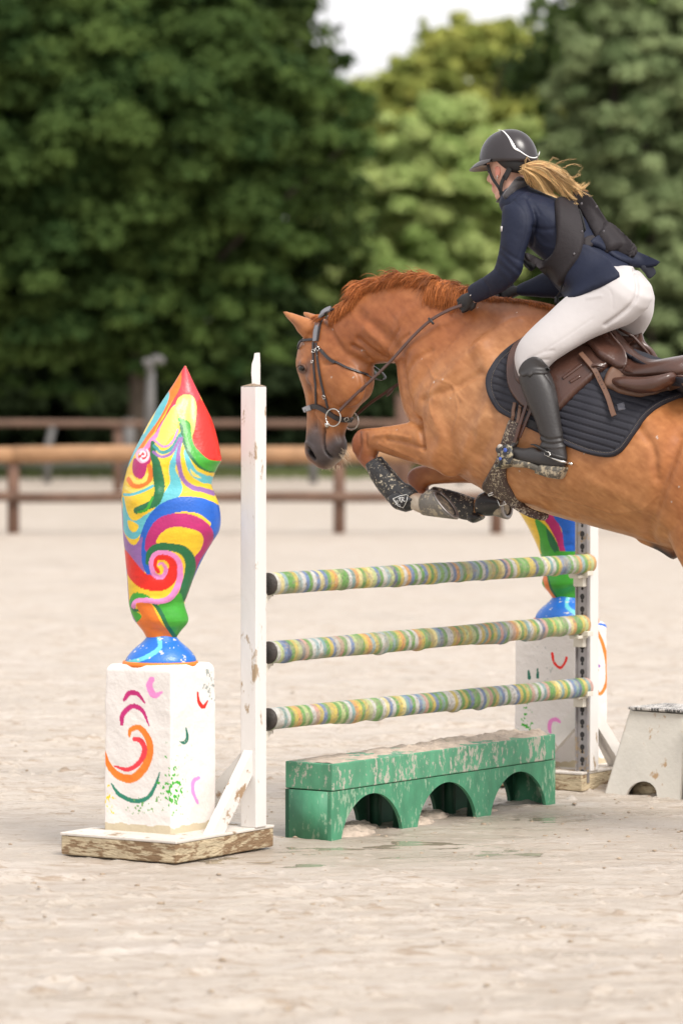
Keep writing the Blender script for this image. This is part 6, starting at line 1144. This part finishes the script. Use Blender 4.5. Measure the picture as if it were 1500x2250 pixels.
m = MB(); p, n = hit(JB, 1102, 503, .22); m.box(p + n * .002, F * .004, n * .0015, UP * .012); m.build('sleeve_badge', mat('pale_badge', (.55, .52, .50), .5), person)
# vest
def vfn(uv, bd): return .010 * np.clip(bd / 9, 0, 1) ** .6 + .0015 * np.exp(-((bd - 5) / 2) ** 2)
fold('vest', [(1217, 444), (1236, 440), (1257, 446), (1268, 475), (1278, 508), (1281, 536), (1277, 562), (1268, 582), (1252, 606), (1237, 626), (1220, 620), (1202, 606), (1192, 590), (1180, 578), (1164, 574), (1153, 568), (1154, 555), (1174, 562), (1194, 571), (1210, 562), (1219, 550), (1223, 527), (1219, 480)], .012, .012, M_vest, JB, 4, 6, vfn)
fold('vest_back', [(1256, 422), (1280, 428), (1300, 455), (1318, 485), (1345, 516), (1372, 545), (1392, 566), (1372, 564), (1350, 560), (1330, 560), (1318, 545), (1304, 524), (1288, 495), (1274, 470), (1261, 450)], .014, .014, M_vest, JB, 4, 6, vfn, -.05)
fold('vest_pouch', [(1313, 500), (1330, 506), (1352, 526), (1376, 550), (1392, 567), (1372, 563), (1350, 560), (1331, 561), (1318, 546), (1304, 524), (1308, 510)], .026, .022, M_vest, JB, 4, 6, vfn, -.05)
fold('waist_strap', [(1280, 528), (1300, 522), (1304, 538), (1282, 552)], .014, .006, M_vest, JB, 4, 3, None, .05)
fold('vest_slot', [(1284, 466), (1288, 464), (1304, 492), (1318, 506), (1314, 508), (1298, 494)], .030, .004, mat('slot_black', (.006, .006, .007), .8), JB, 3, 3, None, -.05)
fold('vest_slot', [(1262, 470), (1266, 470), (1274, 490), (1280, 512), (1277, 512), (1270, 492)], .026, .004, mat('slot_black', (.006, .006, .007), .8), JB, 3, 3, None, .02)
M_snap = mat('dull_snap', (.16, .15, .16), .4, metal=.6)
for px, py, o_ in ((1271, 518, .036), (1265, 560, .036), (1299, 466, .042), (1309, 529, .060), (1269, 459, .036)):
    p, n = hit(JB, px, py, .1); p = p + n * o_; v_, f_ = ellipsoid(p, F * .006, UP * .006, n * .003, 10, 6); m = MB(); m.add(v_, f_); m.build('snap_fastener', M_snap, person)
fold('vest_side_strap', [(1153, 558), (1166, 566), (1180, 580), (1172, 592), (1158, 590), (1149, 580)], .012, .014, M_helm2, JB, 3, 4, None, .12)
m = MB(); m.loft([(HP(1222, 655, .05), F * .010, LT * .010, 2), (HP(1222, 664, .05), F * .011, LT * .011, 2)], seg=14, cap=(.8, .8)); m.tube([HP(1234, 628, .06), HP(1230, 640, .06), HP(1222, 652, .05)], .003, 6); m.build('vest_clip', M_helm2, person)
# boots
def bootleg(SH, s, kx):
    m = MB(); m.loft(prs(SH), seg=32, sub=5, cap=(.1, .1)); return m
near_leg = [(1139, 828, 1204, 812, .305, .066, 2.2), (1141, 842, 1212, 828, .31, .064, 2.2), (1147, 862, 1220, 852, .315, .061, 2.1), (1157, 888, 1226, 880, .32, .056), (1171, 918, 1230, 910, .325, .049), (1181, 945, 1234, 938, .328, .043), (1185, 965, 1238, 960, .33, .040), (1186, 985, 1243, 985, .33, .039)]
foot_n = [(1243, 985, 1190, 992, .33, .040), (1245, 1012, 1184, 990, .33, .040, 2.2), (1232, 1032, 1170, 982, .33, .042, 2.3), (1190, 1026, 1150, 984, .33, .046, 2.4), (1158, 1020, 1128, 980, .33, .048, 2.4), (1120, 1010, 1106, 976, .33, .044, 2.3), (1100, 1000, 1096, 980, .33, .032)]
def riding_boot(legr, footr, mir):
    bm_ = MB(); bm_.loft([pr(*r) for r in legr], seg=32, sub=5, cap=(.05, .3)); bm_.loft([pr(*r) for r in footr], seg=28, sub=5, cap=(.5, .8)); me_ = remesh(bm_, .005, 3, .5); v = co(me_); nr = no(me_); q = proj(v); dz = np.zeros(len(v))
    for path, wd, amt in (([(1186, 958), (1205, 966), (1236, 962)], 2.5, -.006), ([(1184, 970), (1210, 976), (1240, 972)], 2.5, -.006), ([(1186, 980), (1215, 984), (1242, 980)], 2, .004), ([(1160, 818), (1180, 816), (1198, 818)], 2, .003), ([(1190, 815), (1205, 835), (1219, 856)], 1.5, -.003)): d, _ = segdist(q, cr_interp(np.array(path, float), 5)); dz += amt * np.exp(-(d / wd) ** 2)
    if not mir: v += nr * dz[:, None]
    setco(me_, v); return me_
bnm = riding_boot(near_leg, foot_n, False); rbt = link('riding_boot', bnm, M_lboot, person); RB = bvh_of(bnm)
RB2 = BVHTree.FromPolygons([v_.co.copy() for v_ in bnm.vertices] + [v_.co.copy() for v_ in bme.vertices], [tuple(p.vertices) for p in bnm.polygons] + [tuple(i + len(bnm.vertices) for i in p.vertices) for p in bme.polygons])
far_leg = [(r[0] + 108, r[1] + 25, r[2] + 108, r[3] + 25, -r[4] + .01, *r[5:]) for r in near_leg]; far_foot = [(r[0] + 108, r[1] + 25, r[2] + 108, r[3] + 25, -r[4] + .01, *r[5:]) for r in foot_n]
link('riding_boot', riding_boot(far_leg, far_foot, True), M_lboot, person)
def childof(o, par): o.parent = par; o.matrix_parent_inverse = Matrix(); return o
m = MB(); V_, F_, _ = patch(RB2, [(1140, 818), (1144, 804), (1154, 792), (1170, 784), (1186, 787), (1198, 800), (1206, 812), (1196, 824), (1170, 822), (1150, 828)], .003, .006, 3, 4, None, .34, 3); m.add(V_, F_); childof(m.build('boot_top', M_lboot, person), rbt)
p, n = drape(RB2, [(1160, 826), (1176, 812), (1192, 806), (1204, 812)], .003, 4, .34); v_, f_ = ribbon(p, n, .010, .004); m = MB(); m.add(v_, f_); pq_, pn_ = hit(RB2, 1194, 808, .34); v_, f_ = ellipsoid(pq_ + pn_ * .010, F * .008, UP * .008, pn_ * .003, 12, 6); m.add(v_, f_); childof(m.build('boot_tab', M_lboot, person), rbt)
# sole: seen from below, thick with mud, and the heel block
solev = []; m = MB()
m.loft([pr(1104, 1006, 1100, 992, .335, .040, 3), pr(1130, 1026, 1138, 1004, .335, .046, 3), pr(1160, 1030, 1172, 1012, .335, .044, 3), pr(1186, 1040, 1198, 1024, .335, .040, 3)], seg=28, sub=5, cap=(.4, .3)); childof(m.build('sole', M_muddy, person), rbt)
m = MB(); m.loft([pr(1180, 1042, 1196, 1018, .335, .042, 3.2), pr(1205, 1050, 1222, 1022, .335, .044, 3.2), pr(1228, 1054, 1242, 1026, .335, .042, 3.2)], seg=28, sub=4, cap=(.15, .15)); childof(m.build('heel', M_muddy, person), rbt)
p, n = drape(RB, [(1166, 979), (1178, 980), (1196, 990), (1215, 1000), (1243, 1008)], .003, 4, .34); v_, f_ = ribbon(p, n, .0065, .004); m = MB(); m.add(v_, f_); childof(m.build('spur_strap', M_lboot, person), rbt)
pq_, pn_ = hit(RB, 1204, 997, .34); c = pq_ + pn_ * .011; tt = (HP(1215, 1000, .34) - HP(1200, 994, .34)).normalized(); ss = pn_.cross(tt).normalized(); m = MB(); m.tube([c + tt * .013 + ss * .009, c - tt * .013 + ss * .009, c - tt * .013 - ss * .009, c + tt * .013 - ss * .009, c + tt * .013 + ss * .009], .0028, 6); m.tube([c + tt * .013, c + tt * .02], .004, 6); childof(m.build('spur_buckle', M_steelb, person), rbt)
m = MB(); m.tube([HP(1205, 1004, .375), HP(1232, 1014, .372), HP(1246, 1016, .35), HP(1247, 1020, .31), HP(1228, 1018, .285)], [.004, .005, .006, .005, .004], 8); m.tube([HP(1246, 1017, .335), HP(1257, 1020, .335)], [.005, .006], 10); childof(m.build('spur', M_steelb, person), rbt)
# helmet
helm = MB(); HC = HP(1117, 338, 0)
fwd = (F * .985 + UP * -.06).normalized(); hup = (UP + F * .06).normalized()
DOME = [(1049, 356, 1049.5, 350, 0, .02), ]
def dome_pts(): 
    V = []; Fc = []; n, mm_ = 48, 22
    for i in range(mm_ + 1):
        a = (math.pi / 2) * i / mm_ * 1.0
        for j in range(n):
            b_ = 2 * math.pi * j / n; cb, sb = math.cos(b_), math.sin(b_); rx = .150 if cb > 0 else .137; x = rx * cb * math.sin(a) ** .9; y = .108 * sb * math.sin(a) ** .9; z = .148 * math.cos(a) ** .93
            # rim dips at the back
            V.append(HC + fwd * (x - .004) + LT * y + hup * (z - .036 + (-.012 * (1 - math.cos(a)) * (1 if cb < 0 else 0) * abs(cb))))
    for i in range(mm_):
        for j in range(n): Fc.append((i * n + j, (i + 1) * n + j, (i + 1) * n + (j + 1) % n, i * n + (j + 1) % n))
    k = len(V); 
    for j in range(n): V.append(Vector(V[mm_ * n + j]) * .0 + HC + (Vector(V[mm_ * n + j]) - HC) * .93 - hup * .006)
    for j in range(n): Fc.append((mm_ * n + j, k + j, k + (j + 1) % n, mm_ * n + (j + 1) % n))
    return V, Fc
V_, F_ = dome_pts(); helmet = empty('helmet', HC, None, None); helmet.parent = person; helmet.matrix_parent_inverse = Matrix.Translation(-person.location)
def hbuild(m, name, mt, **k):
    o = m.build(name, mt, person, **k); o.parent = helmet; o.matrix_parent_inverse = Matrix.Translation(-HC); return o
m = MB(); m.add(V_, F_); b_ = bmesh.new(); me = m.mesh(); b_.from_mesh(me); bmesh.ops.remove_doubles(b_, verts=b_.verts, dist=1e-4); bmesh.ops.recalc_face_normals(b_, faces=b_.faces); b_.to_mesh(me); b_.free(); so = link('shell', me, M_helm, person); so.parent = helmet; so.matrix_parent_inverse = Matrix.Translation(-HC); HLB = bvh_of(me)
# brim
V = []; Fc = []; n = 34
for i in range(n + 1):
    t = -1 + 2 * i / n; a = t * 1.35; base = HC + fwd * (.150 * math.cos(a) ** .9 - .008) + LT * (.107 * math.sin(a)) + hup * (-.034); ln = .058 * (math.cos(a * 1.05)) ** .55 if abs(a) < 1.34 else .004
    tip = base + fwd * ln + hup * (-.026 * (ln / .058)) + LT * math.sin(a) * .012
    mid = (base + tip) / 2 + hup * .004
    V += [base + hup * .010, mid + hup * .005, tip, tip - hup * .004, mid - hup * .004, base - hup * .006]
for i in range(n):
    for k in range(5): a = i * 6 + k; Fc.append((a, a + 6, a + 7, a + 1))
m = MB(); m.add(V, Fc); b_ = bmesh.new(); me = m.mesh(); b_.from_mesh(me); bmesh.ops.recalc_face_normals(b_, faces=b_.faces); b_.to_mesh(me); b_.free(); bo = link('brim', me, mat('satin_brim', (.060, .054, .055), .3), person); bo.parent = helmet; bo.matrix_parent_inverse = Matrix.Translation(-HC)
# liner and harness
m = MB(); m.loft([(HC + fwd * -.030 - hup * .036, fwd * .098, LT * .092, 2), (HC + fwd * -.045 - hup * .062, fwd * .080, LT * .086, 2), (HC + fwd * -.062 - hup * .085, fwd * .050, LT * .072, 2)], seg=32, cap=(.1, .3)); hbuild(m, 'liner', M_helm2)
def hz(x, y): return (1000 + x / 4.6875, 250 + y / 4.6875)
PBV = bvh_of(pme)
for pts, hw in (([(335, 520), (350, 580), (385, 670), (440, 750), (475, 820)], .0075), ([(510, 640), (480, 700), (465, 770), (470, 830)], .009), ([(475, 800), (480, 850), (500, 870)], .011), ([(560, 560), (530, 620), (500, 670)], .014)):
    p = []; nn_ = []
    for x, y in cr_interp(np.array(pts, float), 3):
        a, b2 = hz(x, y); h, nh = hit(PBV, a, b2, .06); p.append(HP(a, b2, max(.078, wof([h[:]])[0] + .006))); nn_.append(LT)
    v_, f_ = ribbon(p, nn_, hw, .004); m = MB(); m.add(v_, f_); hbuild(m, 'chin_strap', M_helm2, smooth=False); m = MB(); m.add(mirror_v([tuple(q_) for q_ in v_]), [tuple(f[::-1]) for f in f_]); hbuild(m, 'chin_strap', M_helm2, smooth=False)
m = MB(); m.tube([HP(*hz(485, 850), .085), HP(1096, 440, .05), HP(1094, 443, 0), HP(1097, 438, -.05)], [.010, .010, .011, .010], 8, .5); hbuild(m, 'chin_cup', M_helm2)
# white trim line with slots
def hl(pts, hw, th=.0022, name='trim', mt=None, off=.001):
    p = []; nn_ = []
    for x, y in cr_interp(np.array(pts, float), 5):
        a, b2 = hz(x, y); h, nh = hit(HLB, a, b2, .1); p.append(h + nh * off); nn_.append(nh)
    k = len(p); hw_ = np.interp(np.linspace(0, 1, k), np.linspace(0, 1, len(hw)), hw) if hasattr(hw, '__len__') else hw; v_, f_ = ribbon(p, nn_, hw_, th); m = MB(); m.add(v_, f_); return hbuild(m, name, mt or M_silver)
hl([(440, 168), (490, 182), (530, 220), (560, 262), (590, 315), (618, 358), (665, 388), (720, 425), (770, 450), (820, 452), (850, 430), (864, 390)], [.001, .0025, .003, .004, .0075, .007, .003, .0025, .0025, .003, .003, .0015])
for x, y in ((600, 298), (612, 322), (625, 346)): hl([(x - 7, y - 5), (x, y), (x + 7, y + 6)], .0028, .0008, 'vent', M_dark, .0036)
# ponytail
M_blond = mat('blond_hair', (.88, .60, .30), .38, attr=True, vary=.2, vscale=38, spec=.5); random.seed(4); lines = []
def hp2(x, y, w_): return HP(1000 + x / 4.6875, 250 + y / 4.6875, w_)
guides = [[(700, 560), (740, 650), (800, 760), (860, 860), (940, 970)], [(700, 560), (760, 640), (790, 740), (780, 830), (735, 838)], [(710, 550), (800, 600), (860, 720), (880, 800), (870, 880)], [(710, 550), (850, 580), (940, 700), (960, 850), (940, 970)],
          [(720, 540), (900, 570), (1000, 700), (1080, 830), (1150, 860)], [(720, 540), (920, 560), (1060, 660), (1160, 800), (1270, 960)], [(720, 535), (900, 540), (1080, 620), (1200, 730), (1400, 830)], [(720, 535), (880, 530), (1060, 600), (1220, 740), (1330, 890)],
          [(720, 540), (850, 560), (1000, 640), (1120, 780), (1210, 950)], [(720, 540), (950, 560), (1140, 680), (1260, 760), (1380, 700)], [(700, 560), (820, 640), (920, 780), (1040, 910), (1130, 850)], [(720, 540), (900, 550), (1040, 680), (1180, 860), (1340, 880)]]
for g in guides:
    for lk_ in range(5):
        w0 = random.uniform(-.02, .05); a_, b_ = random.gauss(0, 1), random.gauss(0, 1); ph = random.random() * 6; am = random.uniform(6, 22); gi = cr_interp(np.array(g, float), 4); m_ = len(gi); cut = random.uniform(.72, 1.0)
        for k in range(64):
            o1, o2, o3 = random.gauss(0, 1), random.gauss(0, 1), random.gauss(0, 1); ln = []; c2 = cut * random.uniform(.85, 1)
            for i in range(int(m_ * c2)):
                t = i / (m_ - 1); wide = 6 + 40 * t ** .7; tight = 5 + 7 * math.sin(3.14 * min(1, t * 1.2)) + 3 * t; j = gi[i]
                ln.append(hp2(j[0] + a_ * wide * .5 + o1 * tight + math.sin(ph + t * 6) * am * t, j[1] + b_ * wide * .5 + o2 * tight + math.cos(ph + t * 5) * am * t, w0 * (1 - t) + .09 - .10 * t + o3 * .006))
            if len(ln) > 4: lines.append(ln)
for g in ([(950, 560), (965, 490), (1010, 455), (1060, 470)], [(980, 580), (1050, 510), (1150, 472), (1250, 470)], [(1010, 600), (1120, 580), (1190, 650), (1250, 630), (1310, 552)], [(1150, 640), (1220, 660), (1270, 632), (1290, 630)], [(710, 530), (735, 455), (765, 490)], [(800, 545), (850, 500), (845, 450)], [(1200, 740), (1290, 780), (1350, 740), (1385, 695)], [(1240, 780), (1330, 820), (1410, 850)], [(1100, 560), (1200, 520), (1300, 540)]):
    for k in range(3): lines.append([hp2(a + random.gauss(0, 7) , b_ + random.gauss(0, 6), .06 + random.gauss(0, .006)) for a, b_ in cr_interp(np.array(g, float), 4)])
settle(lines, JB, .012); m = MB(); hc = []; rt = np.random.default_rng(8); tn = [tuple(np.array([1.0, .66, .30]) * k) if k > .5 else (.34, .18, .07) for k in rt.uniform(.3, 1.15, 60)]; tn = np.repeat(np.array(tn), 64, 0).tolist(); tn = [tuple(np.array(t) * rt.uniform(.75, 1.2)) for t in tn]; strands(m, lines, .0013, 3, tn, hc); o = m.build('ponytail', M_blond, person); setcol(o.data, hc)
m = MB(); hl_ = [lock(HP(1146 + random.uniform(-9, 6), 366 + random.uniform(-6, 18), random.uniform(-.05, .07)), -hf + UP * random.uniform(-.2, .2), random.uniform(.02, .05), .06, 4, .2) for _ in range(300)]; hc = []; strands(m, hl_, .0018, 3, [(.75, .48, .22), (.5, .3, .12), (.9, .62, .32)], hc); o = m.build('nape_hair', M_blond, person); setcol(o.data, hc)
# stirrups
M_iron = mat('black_stirrup_iron', (.030, .030, .032), .4, mud=.53, mscale=34, mudcol=(.36, .31, .21), bump=.002, bscale=60)
for s, dx, dy in ((1, 0, 0), (-1, 108, 25)):
    ww = (.335 if s > 0 else -.325); st = empty('stirrup', HP(1128 + dx, 1000 + dy, ww), 'mud caked black stirrup iron under the rider\'s near boot' if s > 0 else 'black stirrup iron on the far side of the horse', 'stirrup')
    def q3(x, y, o=0): return HP(x + dx, y + dy, ww + o)
    m = MB(); m.tube([q3(1134, 972, .0), q3(1118, 985, .055), q3(1104, 1005, .062), q3(1096, 1024, .055)], [.009, .009, .010, .011], 10); m.tube([q3(1134, 972, .0), q3(1122, 985, -.055), q3(1106, 1005, -.062), q3(1096, 1024, -.055)], [.009, .009, .010, .011], 10); m.build('iron', M_iron, st)
    m = MB(); m.box(q3(1110, 1022, 0), (HP(1130, 1018, ww) - HP(1098, 1028, ww)).normalized() * .030, LT * .058, UP * .010); m.build('tread', M_iron, st, bevel=.004)
    m = MB(); c = q3(1112, 1000, .062); v_, f_ = ellipsoid(c, F * .034, LT * .012, UP * .048, 20, 14); v_ = np.array([a[:] for a in v_]); v_ += (fbm(v_, 70, 2, 5)[:, None] - .5) * .012; m.add(v_, f_); m.build('side_plate', M_iron, st)
    m = MB()
    for (x, y, r) in ((1109, 989, .010), (1098, 1008, .008)): v_, f_ = ellipsoid(q3(x, y, .078), F * r, LT * .003, UP * r, 12, 6); m.add(v_, f_)
    m.build('blue_disc', mat('blue_plastic_disc', (.05, .10, .40), .3), st)
    m = MB(); v_, f_ = ellipsoid(q3(1098, 982, .02), F * .014, LT * .012, UP * .013, 14, 10); m.add(v_, f_); m.build('pale_toe_pad', mat('pale_rubber', (.40, .37, .33), .6, mud=.6, mscale=30), st)
    m = MB(); a_, b_ = q3(1158, 884, -.01), q3(1128, 980, .015); v_, f_ = ribbon([a_, a_ * .5 + b_ * .5 + LT * s * .004, b_], [LT * s] * 3, .008, .006); m.add(v_, f_); a_, b_ = q3(1166, 900, -.015), q3(1140, 962, .0); v_, f_ = ribbon([a_, a_ * .5 + b_ * .5, b_], [LT * s] * 3, .008, .005); m.add(v_, f_); m.build('stirrup_leather', M_sad, st, smooth=False)
